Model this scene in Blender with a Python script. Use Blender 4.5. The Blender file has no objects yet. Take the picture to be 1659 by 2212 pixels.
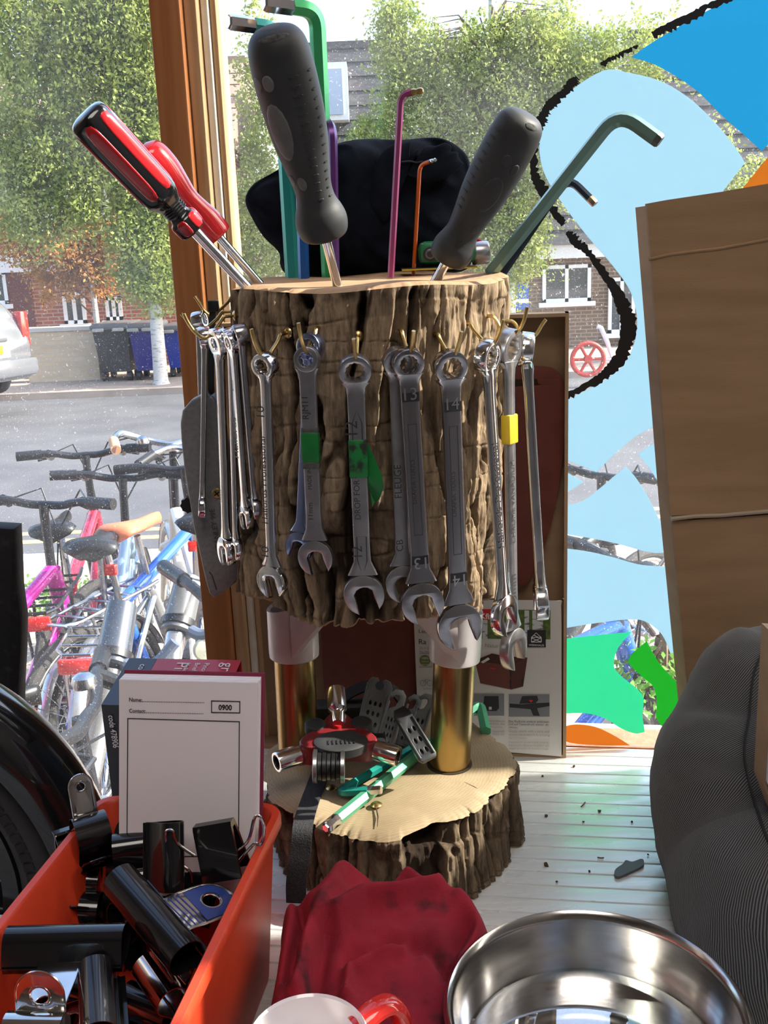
import bpy, bmesh, math, random
import numpy as np
from mathutils import Vector as V, Matrix as MX
random.seed(5); rng=np.random.default_rng(7)
PI=math.pi; R=math.radians
S=bpy.context.scene; COL=S.collection
# ------------------------------------------------------------------ camera
F=2200.0; PITCH=R(14.5); ROLL=R(2.3); CAM=V((0,0,.48))
fw=V((0,math.cos(PITCH),-math.sin(PITCH))); r0=V((1,0,0)); u0=V((0,math.sin(PITCH),math.cos(PITCH)))
rt=r0*math.cos(ROLL)-u0*math.sin(ROLL); up=r0*math.sin(ROLL)+u0*math.cos(ROLL)
cam=bpy.data.cameras.new('camera'); co=bpy.data.objects.new('camera',cam); COL.objects.link(co)
m=MX.Identity(4)
for i in range(3): m[i][0]=rt[i]; m[i][1]=up[i]; m[i][2]=-fw[i]; m[i][3]=CAM[i]
co.matrix_world=m; cam.sensor_fit='VERTICAL'; cam.sensor_height=24; cam.lens=24*F/2212
cam.clip_start=.02; cam.clip_end=300; S.camera=co
# ------------------------------------------------------------------ sky, sun, added fill light, exposure
SUN=V((.785,.025,.617)).normalized()
w=bpy.data.worlds.new('sky'); S.world=w; w.use_nodes=True; nt=w.node_tree; nt.nodes.clear()
sky=nt.nodes.new('ShaderNodeTexSky'); sky.sky_type='NISHITA'; sky.sun_disc=False
sky.sun_elevation=math.asin(SUN.z); sky.sun_rotation=math.atan2(SUN.x,SUN.y)
sky.air_density=1.0; sky.dust_density=2.5; sky.ozone_density=1.0
bg=nt.nodes.new('ShaderNodeBackground'); bg.inputs[1].default_value=.42
ow=nt.nodes.new('ShaderNodeOutputWorld'); nt.links.new(sky.outputs[0],bg.inputs[0]); nt.links.new(bg.outputs[0],ow.inputs[0])
sl=bpy.data.lights.new('sun','SUN'); sl.energy=8.5; sl.angle=R(.6); sl.color=(1,.93,.82)
so=bpy.data.objects.new('sun',sl); COL.objects.link(so); so.rotation_euler=SUN.to_track_quat('Z','Y').to_euler()
for nm,loc,e,sz in(('fill_light',(.1,-.9,2.32),16,1.1),):  # added fill light brightening the room side; no such lamp is seen
    al=bpy.data.lights.new(nm,'AREA'); al.energy=e; al.size=sz; al.color=(1,.92,.85)
    ao=bpy.data.objects.new(nm,al); COL.objects.link(ao); ao.location=loc
S.view_settings.view_transform='Standard'; S.view_settings.look='None'; S.view_settings.gamma=1
S.view_settings.use_curve_mapping=False; S.view_settings.exposure=.8
# ------------------------------------------------------------------ pixel -> point on a real plane
def ray(x,y): return fw+rt*((x-829.5)/F)-up*((y-1106)/F)
def atY(x,y,Y): d=ray(x,y); return CAM+d*(Y/d.y)
def atZ(x,y,Z): d=ray(x,y); return CAM+d*((Z-CAM.z)/d.z)
def atP(x,y,pt,n): d=ray(x,y); return CAM+d*((pt-CAM).dot(n)/d.dot(n))
def atX(x,y,X): d=ray(x,y); return CAM+d*(X/d.x)
YAW=-.15; GN=V((-YAW,1,0)).normalized(); GX=V((1,YAW,0)).normalized(); G0=V((0,.938,0))
def atG(x,y,off=0): return atP(x,y,G0-GN*off,GN)
# ------------------------------------------------------------------ noise
def _h(ix,iy,iz,s):
    n=(ix.astype(np.int64)*374761393+iy.astype(np.int64)*668265263+iz.astype(np.int64)*2147483647+s*974711)&0xFFFFFFFF
    n=((n^(n>>13))*1274126177)&0xFFFFFFFF
    n=((n^(n>>16))*2246822519)&0xFFFFFFFF
    return ((n^(n>>15))&0xFFFF)/65535.0
def vn(p,s=0):
    p=np.asarray(p,float); i=np.floor(p); f=p-i; f=f*f*f*(f*(f*6-15)+10); i=i.astype(np.int64)
    o=0
    for a in(0,1):
        for b in(0,1):
            for c in(0,1):
                wgt=(f[:,0] if a else 1-f[:,0])*(f[:,1] if b else 1-f[:,1])*(f[:,2] if c else 1-f[:,2])
                o=o+wgt*_h(i[:,0]+a,i[:,1]+b,i[:,2]+c,s)
    return o
def fbm(p,o=4,s=0):
    p=np.asarray(p,float); t=0; a=.5; k=0
    for j in range(o): t=t+a*vn(p*2**j,s+j); k+=a; a*=.5
    return t/k
def sst(a,b,x): t=np.clip((x-a)/(b-a),0,1); return t*t*(3-2*t)
# ------------------------------------------------------------------ mesh builder
class MB:
    def __init__(s): s.v=[]; s.f=[]; s.mi=[]
    def add(s,v,f,M=None,mi=0):
        o=len(s.v)
        if M is not None: v=[M@V(q) for q in v]
        s.v+= [tuple(q) for q in v]; s.f+=[tuple(i+o for i in q) for q in f]; s.mi+=[mi]*len(f); return s
    def box(s,a,b,M=None,mi=0):
        x0,y0,z0=a; x1,y1,z1=b
        v=[(x0,y0,z0),(x1,y0,z0),(x1,y1,z0),(x0,y1,z0),(x0,y0,z1),(x1,y0,z1),(x1,y1,z1),(x0,y1,z1)]
        return s.add(v,[(0,3,2,1),(4,5,6,7),(0,1,5,4),(1,2,6,5),(2,3,7,6),(3,0,4,7)],M,mi)
    def rbox(s,a,b,r,M=None,seg=2,mi=0):
        bm=bmesh.new(); c=[(a[i]+b[i])/2 for i in range(3)]; d=[b[i]-a[i] for i in range(3)]
        bmesh.ops.create_cube(bm,size=1,matrix=MX.Translation(c)@MX.Diagonal((*d,1)))
        bmesh.ops.bevel(bm,geom=bm.edges[:],offset=min(r,min(d)*.49),segments=seg,profile=.5,affect='EDGES')
        return s.bm(bm,M,mi)
    def bm(s,bm,M=None,mi=0):
        bm.verts.index_update(); v=[q.co.copy() for q in bm.verts]; f=[[q.index for q in g.verts] for g in bm.faces]; bm.free(); return s.add(v,f,M,mi)
    def me(s,me,M=None,mi=0):
        return s.add([q.co.copy() for q in me.vertices],[tuple(p.vertices) for p in me.polygons],M,mi)
    def tube(s,pts,r,n=10,cap=True,sec=None,closed=False,up0=None,mi=0,M=None):
        """sweep; r a number or list; sec list of (a,b) cross-section points (scaled by r) instead of a circle"""
        P=[V(p) for p in pts]; k=len(P); rr=r if isinstance(r,(list,tuple)) else [r]*k
        sc=sec or [(math.cos(2*PI*i/n),math.sin(2*PI*i/n)) for i in range(n)]; n=len(sc)
        T=[]
        for i in range(k):
            a=P[i-1] if (i or closed) else P[i]; b=P[(i+1)%k] if (i<k-1 or closed) else P[i]
            T.append((b-a).normalized())
        x=V(up0) if up0 else (V((0,0,1)) if abs(T[0].z)<.9 else V((1,0,0)))
        vs=[]
        for i in range(k):
            x=(x-T[i]*x.dot(T[i])).normalized(); y=T[i].cross(x)
            vs+=[P[i]+(x*a+y*b)*rr[i] for a,b in sc]
        fs=[]
        for i in range(k if closed else k-1):
            j=(i+1)%k
            for q in range(n): fs.append((i*n+q,i*n+(q+1)%n,j*n+(q+1)%n,j*n+q))
        if cap and not closed: fs.append(tuple(range(n-1,-1,-1))); fs.append(tuple((k-1)*n+q for q in range(n)))
        return s.add(vs,fs,M,mi)
    def lathe(s,prof,M=None,n=32,cap0=False,cap1=False,mi=0,flute=None):
        vs=[];fs=[]
        for r,h in prof:
            for q in range(n):
                a=2*PI*q/n; k=r*(flute(a,h) if flute else 1); vs.append((k*math.cos(a),k*math.sin(a),h))
        for i in range(len(prof)-1):
            for q in range(n): fs.append((i*n+q,i*n+(q+1)%n,(i+1)*n+(q+1)%n,(i+1)*n+q))
        if cap0: fs.append(tuple(range(n-1,-1,-1)))
        if cap1: fs.append(tuple((len(prof)-1)*n+q for q in range(n)))
        return s.add(vs,fs,M,mi)
    def prism(s,poly,y0,y1,M=None,mi=0):
        """poly in XZ, extruded along Y"""
        n=len(poly); v=[(x,y0,z) for x,z in poly]+[(x,y1,z) for x,z in poly]
        f=[tuple(range(n)),tuple(range(2*n-1,n-1,-1))]+[(i,i+n,(i+1)%n+n,(i+1)%n) for i in range(n)]
        return s.add(v,f,M,mi)
    def grid(s,P,nu,nv,closeu=False,M=None,mi=0):
        f=[]
        for j in range(nv-1):
            for i in range(nu if closeu else nu-1): f.append((j*nu+i,j*nu+(i+1)%nu,(j+1)*nu+(i+1)%nu,(j+1)*nu+i))
        return s.add([tuple(q) for q in P],f,M,mi)
    def mesh(s,name,ang=35,recalc=True):
        me=bpy.data.meshes.new(name); me.from_pydata(s.v,[],s.f)
        if recalc:
            b=bmesh.new(); b.from_mesh(me); bmesh.ops.recalc_face_normals(b,faces=b.faces[:]); b.to_mesh(me); b.free()
        me.polygons.foreach_set('use_smooth',[True]*len(me.polygons))
        if ang<179: me.set_sharp_from_angle(angle=R(ang))
        if any(s.mi): me.polygons.foreach_set('material_index',s.mi)
        return me
def plate(outs,half,bev=0.0,res=1,ang=35,y=True):
    """flat plate from outlines (first outer, others holes) in XZ plane, thickness along Y"""
    cu=bpy.data.curves.new('c','CURVE'); cu.dimensions='2D'; cu.fill_mode='BOTH'; cu.extrude=max(half-bev,1e-6); cu.bevel_depth=bev; cu.bevel_resolution=res
    for o in outs:
        sp=cu.splines.new('POLY'); sp.points.add(len(o)-1); sp.use_cyclic_u=True
        for i,(x,z) in enumerate(o): sp.points[i].co=(x,z,0,1)
    ob=bpy.data.objects.new('c',cu); me=bpy.data.meshes.new_from_object(ob)
    mb=MB().me(me,MX.Rotation(PI/2,4,'X') if y else None)
    bm=bmesh.new(); tmp=mb.mesh('t'); bm.from_mesh(tmp); bmesh.ops.remove_doubles(bm,verts=bm.verts[:],dist=1e-6)
    out=MB().bm(bm); bpy.data.objects.remove(ob); bpy.data.curves.remove(cu); bpy.data.meshes.remove(me); bpy.data.meshes.remove(tmp)
    return out
def textmb(s,ext=.00008,bold=0):
    """text, width 1 unit, baseline at origin, in XZ plane facing -Y"""
    cu=bpy.data.curves.new('t','FONT'); cu.body=s; cu.size=1; cu.extrude=0; cu.offset=bold; cu.resolution_u=3
    ob=bpy.data.objects.new('t',cu); me=bpy.data.meshes.new_from_object(ob)
    xs=[q.co.x for q in me.vertices]; x0,x1=min(xs),max(xs); k=1/(x1-x0)
    mb=MB().me(me,MX.Rotation(PI/2,4,'X')@MX.Diagonal((k,k,k,1))@MX.Translation((-x0,0,0)))
    bpy.data.objects.remove(ob); bpy.data.curves.remove(cu); bpy.data.meshes.remove(me)
    return mb
# ------------------------------------------------------------------ objects
WM={}
def obj(name,me,mat,parent=None,M=None,label=None,kind=None,ang=35):
    if isinstance(me,MB): me=me.mesh(name,ang)
    for q in (mat if isinstance(mat,(list,tuple)) else [mat]): 
        if len(me.materials)<(len(mat) if isinstance(mat,(list,tuple)) else 1): me.materials.append(q)
    o=bpy.data.objects.new(name,me); COL.objects.link(o); M=M or MX.Identity(4)
    if parent: o.parent=parent; o.matrix_parent_inverse=WM[parent.name].inverted()
    o.matrix_basis=M; WM[o.name]=M.copy()
    if label: o['label']=label
    if kind: o['kind']=kind
    return o
def tag(o,label,cat,group=None): 
    o['label']=label; o['category']=cat
    if group: o['group']=group
    return o
def thing(name,label,cat,loc=(0,0,0),group=None,M=None):
    o=bpy.data.objects.new(name,None); COL.objects.link(o); o.empty_display_size=.02
    M=M or MX.Translation(loc); o.matrix_basis=M; WM[o.name]=M.copy(); return tag(o,label,cat,group)
def struct(name,mb,mat,M=None,ang=35): o=obj(name,mb,mat,None,M,kind='structure',ang=ang); return o
def frame(o,x,y,z):
    m=MX.Identity(4)
    for i in range(3): m[i][0]=x[i]; m[i][1]=y[i]; m[i][2]=z[i]; m[i][3]=o[i]
    return m
def axisM(a,b,hint=V((0,-1,0))):
    """origin a, local +Z to b, local -Y near hint"""
    z=(V(b)-V(a)).normalized(); y=-(hint-z*hint.dot(z)).normalized(); x=y.cross(z); return frame(V(a),x,y,z)
def textline(A,B,s,n,mat,parent,name='lettering',lift=.0004,bold=0,hs=1):
    """text from A to B on a surface whose outward normal is n"""
    x=V(B)-V(A); L=x.length; x.normalize(); y=-(n-x*n.dot(x)).normalized(); z=x.cross(y)
    M=frame(V(A)-y*lift,x*L,y*L,z*L*hs); mb=textmb(s,bold=bold); q=MB(); q.add(mb.v,mb.f,M); return obj(name,q,mat,parent)
def crom(P,k=6,closed=True):
    P=[np.array(p,float) for p in P]; n=len(P); o=[]
    for i in range(n if closed else n-1):
        a,b,c,d=[P[(i+j)%n] if closed else P[min(max(i+j,0),n-1)] for j in(-1,0,1,2)]
        for t in np.linspace(0,1,k,endpoint=False):
            o.append(.5*((2*b)+(c-a)*t+(2*a-5*b+4*c-d)*t*t+(3*b-a-3*c+d)*t**3))
    if not closed: o.append(P[-1])
    return o
# ------------------------------------------------------------------ materials
def nodes(name):
    m=bpy.data.materials.new(name); m.use_nodes=True; t=m.node_tree; return m,t,t.nodes['Principled BSDF']
def pm(name,c,c2=None,scale=30,rough=.5,metal=0,bump=0,bscale=None,spec=.5,trans=0,coat=0,detail=4,lo=.35,hi=.65,stretch=None,ior=1.45,sheen=0,aniso=None,rvar=0):
    m,t,b=nodes(name); b.inputs['Base Color'].default_value=(*c,1); b.inputs['Roughness'].default_value=rough; b.inputs['Metallic'].default_value=metal
    b.inputs['Specular IOR Level'].default_value=spec; b.inputs['Transmission Weight'].default_value=trans; b.inputs['Coat Weight'].default_value=coat; b.inputs['IOR'].default_value=ior
    b.inputs['Sheen Weight'].default_value=sheen
    if c2 or bump or rvar:
        tc=t.nodes.new('ShaderNodeTexCoord'); mp=t.nodes.new('ShaderNodeMapping'); t.links.new(tc.outputs['Object'],mp.inputs[0])
        if stretch: mp.inputs['Scale'].default_value=stretch
        n=t.nodes.new('ShaderNodeTexNoise'); n.inputs['Scale'].default_value=scale; n.inputs['Detail'].default_value=detail; t.links.new(mp.outputs[0],n.inputs[0])
    if c2:
        cr=t.nodes.new('ShaderNodeValToRGB'); cr.color_ramp.elements[0].position=lo; cr.color_ramp.elements[1].position=hi
        cr.color_ramp.elements[0].color=(*c,1); cr.color_ramp.elements[1].color=(*c2,1)
        t.links.new(n.outputs[0],cr.inputs[0]); t.links.new(cr.outputs[0],b.inputs['Base Color'])
    if rvar:
        mr=t.nodes.new('ShaderNodeMapRange'); mr.inputs[1].default_value=.3; mr.inputs[2].default_value=.7; mr.inputs[3].default_value=max(rough-rvar,.03); mr.inputs[4].default_value=rough+rvar
        t.links.new(n.outputs[0],mr.inputs[0]); t.links.new(mr.outputs[0],b.inputs['Roughness'])
    if bump:
        n2=n
        if bscale: n2=t.nodes.new('ShaderNodeTexNoise'); n2.inputs['Scale'].default_value=bscale; n2.inputs['Detail'].default_value=6; t.links.new(mp.outputs[0],n2.inputs[0])
        bp=t.nodes.new('ShaderNodeBump'); bp.inputs['Strength'].default_value=min(1,bump); bp.inputs['Distance'].default_value=.002*max(1,bump); t.links.new(n2.outputs[0],bp.inputs['Height']); t.links.new(bp.outputs[0],b.inputs['Normal'])
    return m
MT={}
def M_(name,*a,**k):
    if name not in MT: MT[name]=pm(name,*a,**k)
    return MT[name]
chrome=pm('chrome',(.82,.83,.85),rough=.13,metal=1,scale=60,rvar=.06)
steel=pm('satin_steel',(.42,.42,.44),(.55,.55,.57),scale=80,rough=.32,metal=1,bump=.06,bscale=900)
dsteel=pm('dark_steel_print',(.03,.03,.035),rough=.5,metal=.3)
brass=pm('brass',(.62,.46,.2),(.5,.36,.15),scale=200,rough=.3,metal=1)
gold=pm('gold_anodised',(.45,.33,.14),(.42,.30,.125),scale=20,rough=.27,metal=1)
blackp=pm('black_plastic',(.012,.012,.014),rough=.35)
blackr=pm('black_rubber',(.02,.02,.022),(.03,.03,.032),scale=60,rough=.65)
greyr=pm('grey_rubber',(.024,.025,.027),(.034,.035,.037),scale=50,rough=.55,bump=.05,bscale=1500)
greypatch=pm('grey_grip',(.11,.112,.11),(.14,.14,.135),scale=120,rough=.6)
redp=pm('red_plastic',(.45,.015,.02),rough=.22,coat=.4)
white=pm('white_paint',(.7,.66,.67),(.62,.58,.58),scale=60,rough=.35,coat=.3)
paper=pm('paper',(.80,.76,.80),rough=.8); ink=pm('ink',(.012,.012,.014),rough=.7); inkw=pm('white_ink',(.75,.75,.78),rough=.7); inkg=pm('grey_ink',(.25,.24,.23),rough=.8)
card=pm('cardboard',(.33,.21,.12),(.28,.175,.1),scale=12,rough=.85,bump=.1,bscale=300,stretch=(1,1,6))
glass_red=pm('red_reflector',(.55,.02,.015),rough=.15,coat=1)
# ================================================================== shop window, sill, room
def root_struct(name):
    o=bpy.data.objects.new(name,None); COL.objects.link(o); o.empty_display_size=.05; o['kind']='structure'; WM[o.name]=MX.Identity(4); return o
def glassmat():
    m,t,b=nodes('window_glass'); t.nodes.remove(b); out=t.nodes['Material Output']
    tr=t.nodes.new('ShaderNodeBsdfTransparent'); tr.inputs[0].default_value=(.97,.985,.98,1)
    gl=t.nodes.new('ShaderNodeBsdfGlossy'); gl.inputs['Roughness'].default_value=.02
    lw0=t.nodes.new('ShaderNodeLayerWeight'); pw=t.nodes.new('ShaderNodeMath'); pw.operation='POWER'; pw.inputs[1].default_value=4; t.links.new(lw0.outputs['Facing'],pw.inputs[0])
    lw=t.nodes.new('ShaderNodeMath'); lw.operation='MULTIPLY_ADD'; lw.inputs[1].default_value=.55; lw.inputs[2].default_value=.03; t.links.new(pw.outputs[0],lw.inputs[0])
    mx=t.nodes.new('ShaderNodeMixShader'); t.links.new(lw.outputs[0],mx.inputs[0]); t.links.new(tr.outputs[0],mx.inputs[1]); t.links.new(gl.outputs[0],mx.inputs[2])
    # dust: a thin film plus specks of dried rain
    ds=t.nodes.new('ShaderNodeBsdfTranslucent'); ds.inputs[0].default_value=(.9,.9,.88,1)
    tc=t.nodes.new('ShaderNodeTexCoord')
    def nz(scale,lo,hi,amt,det=2):
        n=t.nodes.new('ShaderNodeTexNoise'); n.inputs['Scale'].default_value=scale; n.inputs['Detail'].default_value=det; t.links.new(tc.outputs['Object'],n.inputs[0])
        r=t.nodes.new('ShaderNodeMapRange'); r.inputs[1].default_value=lo; r.inputs[2].default_value=hi; r.inputs[4].default_value=amt; t.links.new(n.outputs[0],r.inputs[0]); return r
    a=nz(420,.67,.75,.45); b2=nz(9,.3,.8,.05,5); c=nz(1300,.69,.77,.4,1)
    s1=t.nodes.new('ShaderNodeMath'); s1.operation='MAXIMUM'; t.links.new(a.outputs[0],s1.inputs[0]); t.links.new(c.outputs[0],s1.inputs[1])
    s2=t.nodes.new('ShaderNodeMath'); s2.operation='ADD'; t.links.new(s1.outputs[0],s2.inputs[0]); t.links.new(b2.outputs[0],s2.inputs[1])
    m2=t.nodes.new('ShaderNodeMixShader'); t.links.new(s2.outputs[0],m2.inputs[0]); t.links.new(mx.outputs[0],m2.inputs[1]); t.links.new(ds.outputs[0],m2.inputs[2])
    t.links.new(m2.outputs[0],out.inputs[0]); return m
def film(name,c,clear=.12):
    m,t,b=nodes(name); t.nodes.remove(b); out=t.nodes['Material Output']
    tl=t.nodes.new('ShaderNodeBsdfTranslucent'); tl.inputs[0].default_value=(*c,1)
    tr=t.nodes.new('ShaderNodeBsdfTransparent'); tr.inputs[0].default_value=(*c,1)
    df=t.nodes.new('ShaderNodeBsdfDiffuse'); df.inputs[0].default_value=(*[q*.5 for q in c],1)
    m1=t.nodes.new('ShaderNodeMixShader'); m1.inputs[0].default_value=.12; t.links.new(tl.outputs[0],m1.inputs[1]); t.links.new(df.outputs[0],m1.inputs[2])
    mx=t.nodes.new('ShaderNodeMixShader'); mx.inputs[0].default_value=clear; t.links.new(m1.outputs[0],mx.inputs[1]); t.links.new(tr.outputs[0],mx.inputs[2])
    t.links.new(mx.outputs[0],out.inputs[0]); return m
glass=glassmat()
GM=lambda x,z,off=0: G0+GX*x+V((0,0,z))-GN*off      # x along the window, z up
def GF(x0,x1,z0,z1,d0,d1):                           # box in window coordinates; d>0 towards the room
    M=frame(G0,GX,-GN,V((0,0,1))); return MB().box((x0,min(d0,d1),z0),(x1,max(d0,d1),z1),M)
gx=lambda p: (p-G0).dot(GX)
px0=gx(atG(345,700)); 
POSTL=gx(atG(372,600,.03)); POSTR=gx(atG(436,600,.03))
wood=pm('varnished_wood',(.44,.18,.065),(.34,.125,.04),scale=14,rough=.4,coat=.15,stretch=(9,9,.5),bump=.08,detail=8)
palewood=pm('pale_wood',(.55,.36,.2),(.44,.25,.12),scale=20,rough=.6,stretch=(9,9,.5),bump=.1,detail=8)
putty=pm('white_bead_paint',(.78,.74,.66),(.66,.58,.44),scale=30,rough=.6)
pc=gx(atG(415,700)); print('post',POSTL,POSTR)
PB=-1.0; ZT=2.25; WR=.70
# left pane, right pane
w1=root_struct('window_1')
obj('pane',GF(-1.5,POSTL+.006,PB+.06,ZT,.0,-.004),glass,w1)
for a in((-1.56,-1.5,PB,ZT+.06),(-1.56,POSTL,PB,PB+.06),(-1.56,POSTL,ZT,ZT+.06)): obj('frame_rail',GF(a[0],a[1],a[2],a[3],.03,-.04),wood,w1)
w2=root_struct('window_2')
obj('pane',GF(POSTR+.01,WR,.0,ZT,.0,-.004),glass,w2)
for a in((WR,WR+.05,-.05,ZT+.06),(POSTR,WR,ZT,ZT+.06),(POSTR,WR,-.05,-.001)): obj('frame_rail',GF(a[0],a[1],a[2],a[3],.03 if a[2]>=0 else .0,-.04),wood,w2)
RX=1.0                                                   # unseen side wall added close by; its two slits admit chosen sun strips
def RF(y0,y1,z0,z1,a=0,b=.004): return MB().box((RX+a,y0,z0),(RX+b,y1,z1))
for nm,y0,y1 in(('sun_slit_1',.675,.776),('sun_slit_2',.452,.490)):  # unseen slit windows added to aim sun at the logs and orange box
    w3=root_struct(nm); zb=.76 if nm=='sun_slit_1' else 0; obj('pane',RF(y0,y1,zb,ZT),glass,w3)
    for q in((y0-.02,y0,zb-.03,ZT+.03),(y1,y1+.012,zb-.03,ZT+.03),(y0,y1,ZT,ZT+.03),(y0,y1,zb-.03,zb-.001)): obj('frame_rail',RF(*q,-.02,.03),wood,w3)
# post and its paler beads
MP=frame(G0,GX,-GN,V((0,0,1)))
struct('trim_1',MB().rbox((POSTL,-.05,PB),(POSTR,.03,ZT+.06),.002,MP),wood)
b1=POSTR+.0005; struct('trim_2',MB().rbox((b1,-.03,-.04),(b1+.011,.022,ZT),.0015,MP),palewood)
struct('trim_3',MB().rbox((b1+.0115,-.02,-.02),(b1+.018,.012,ZT),.0015,MP),putty)
struct('trim_4',MB().rbox((b1+.0185,-.02,-.02),(b1+.024,.008,ZT),.0015,MP),palewood)
# facade round the windows, shop room
plaster=pm('shop_plaster',(.30,.27,.25),(.26,.235,.22),scale=3,rough=.9); floorm=pm('shop_floor_board',(.16,.1,.06),(.1,.06,.035),scale=6,rough=.6,stretch=(1,8,1))
struct('wall_front',GF(-2.6,-1.56,PB,2.5,.05,-.05).box((-2.6,-.05,ZT+.06),(RX+.02,.05,2.5),MP).box((WR+.05,-.05,-.05),(RX+.02,.0,ZT+.06),MP).box((POSTR,-.15,PB),(RX+.02,.0,-.05),MP),plaster)  # the unseen pier right of the pane is added to block sun
struct('wall_back',MB().box((-2.6,-3.1,PB),(RX,-3,2.5)),plaster)
struct('wall_left',MB().box((-2.7,-3.1,PB),(-2.6,1.4,2.5)),plaster)
struct('wall_right_mask',RF(-3.1,.432,PB,2.5,0,.06).box((RX,.502,PB),(RX+.06,.655,2.5)).box((RX,.432,PB),(RX+.06,.79,-.03)).box((RX,.655,-.03),(RX+.06,.79,.73)).box((RX,.432,ZT+.03),(RX+.06,.79,2.5)),plaster)  # unseen wall; its pier and raised sill are shaped to shade rag and bed
struct('ceiling',MB().box((-2.7,-3.1,2.4),(RX+.06,.80,2.5)),plaster)
struct('floor',MB().box((-2.7,-3.1,PB-.05),(RX,.85,PB)),floorm)
cl=thing('fill_lamp','flat square housing added for the unseen fill light','lamp',(.1,-.9,2.4))
obj('fill_housing',MB().rbox((-.6,-.6,-.06),(.6,.6,0),.01,MX.Translation((.1,-.9,2.4))),white,cl)  # unseen body made up for the fill light
# ---- sill of ridged aluminium slats
alu=pm('ridged_aluminium',(.86,.87,.85),(.74,.75,.74),scale=30,rough=.30,metal=.35,rvar=.08,bump=.04,stretch=(.3,3,1))
alud=pm('dull_aluminium',(.25,.26,.27),rough=.4,metal=.8)
SX0,SX1=-.62,.985
sill=struct('trim_5',GF(POSTR+.004,SX1,-.03,-.0045,.001,.30),alud)
obj('sill_board',MB().box((SX0,-.35,-.03),(SX1,.6,-.0045)),alud,sill)
d=.004; W=.0175; zz=0; xl=None
for i in range(50):
    xl=POSTR+.004 if d<.30 else SX0
    z=-.002-rng.random()*.0006
    mb=MB(); tl_=(rng.random()-.5)*.0003; prof=[(0,-.0045),(.0004,-.0012),(.0009,-.0001),(.0016,tl_*.5),(W-.0020,-tl_*.5),(W-.0013,-.0001),(W-.0008,-.0012),(W-.0004,-.0045)]
    n=len(prof); vs=[(xl if xl>-.5 else SX0,d+a,b) for a,b in prof]+[(SX1,d+a,b) for a,b in prof]
    mb.add(vs,[(k,k+n,k+n+1,k+1) for k in range(n-1)]+[tuple(range(n)),tuple(range(2*n-1,n-1,-1))],MP)
    obj('slat',mb,alu,sill); d+=W
# crumbs on the sill
for i,(px,py,s_) in enumerate([(1180,1762,1.0),(1295,1752,1.2),(1240,1655,1),(1172,1676,.9),(1260,1775,.8),(1365,1775,.8),(1180,1868,1.6),(1203,1904,.8),(1273,1882,.8),(1400,1846,.7)]):
    p=atZ(px,py,.0012); mb=MB(); bm=bmesh.new(); bmesh.ops.create_icosphere(bm,subdivisions=1,radius=.0013*s_)
    for q in bm.verts: q.co*=.7+.6*random.random()
    mb.bm(bm,MX.Translation(p)); o=obj('crumb',mb,M_('dirt',(.07,.045,.03),rough=.9)); tag(o,['dark crumb on the sill just right of the lower log top','dark crumb on the sill in the middle of the green light','dark crumb close to the printed card corner','dark crumb between the lower log and the printed card','dark crumb in the middle of the sill, below the short splinter','dark crumb near the grey bed, right of the middle one','largest dark crumb on the sill, right of the lower log','small dark crumb below the largest one','small dark crumb beside the short brown splinter','dark crumb next to the grey plastic tag'][i],'dirt','crumbs on the metal sill')
for i,(px,py,qx,qy) in enumerate([(1255,1743,1264,1733),(1291,1852,1304,1853)]):
    mb=MB().tube([atZ(px,py,.001),atZ((px+qx)/2,(py+qy)/2+1,.0016),atZ(qx,qy,.001)],.0006,6); o=obj('wood_splinter',mb,M_('splinter',(.14,.08,.04),rough=.9))
    tag(o,['thin dark splinter on the sill near the tool stand base','short brown splinter on the sill beside the grey plastic clip'][i],'splinter')
# ---- coloured film on the glass
def onglass(name,px,mat,off,label,curve=True,k=5,par=w2):
    P=[atG(x,y,off) for x,y in px]; q=[((p-G0).dot(GX),p.z) for p in P]
    if curve:
        q=[tuple(p) for p in q]
    mb=plate([q],.0001,0); M=frame(G0-GN*off,GX,-GN*-1,V((0,0,1)))
    return obj(name,mb,mat,par,M,label=label)
def smooth_outline(pts):
    """pts: (x,y[,'c']) ; 'c' marks a corner"""
    segs=[];cur=[]
    n=len(pts); ci=[i for i,p in enumerate(pts) if len(p)>2]
    if not ci: return [tuple(p) for p in crom([p[:2] for p in pts],5)]
    out=[]
    for a,b in zip(ci,ci[1:]+[ci[0]+n]):
        seg=[pts[i%n][:2] for i in range(a,b+1)]; c=crom(seg,5,False); out+= [tuple(p) for p in c[:-1]]
    return out
fc=film('light_blue_film',(.56,.73,.79)); fb=film('bright_blue_film',(.12,.49,.68)); fg=film('sea_green_film',(.17,.74,.47)); fg2=film('grass_green_film',(.11,.555,.13)); fo=film('orange_film',(.70,.36,.11))
C='c'
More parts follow.
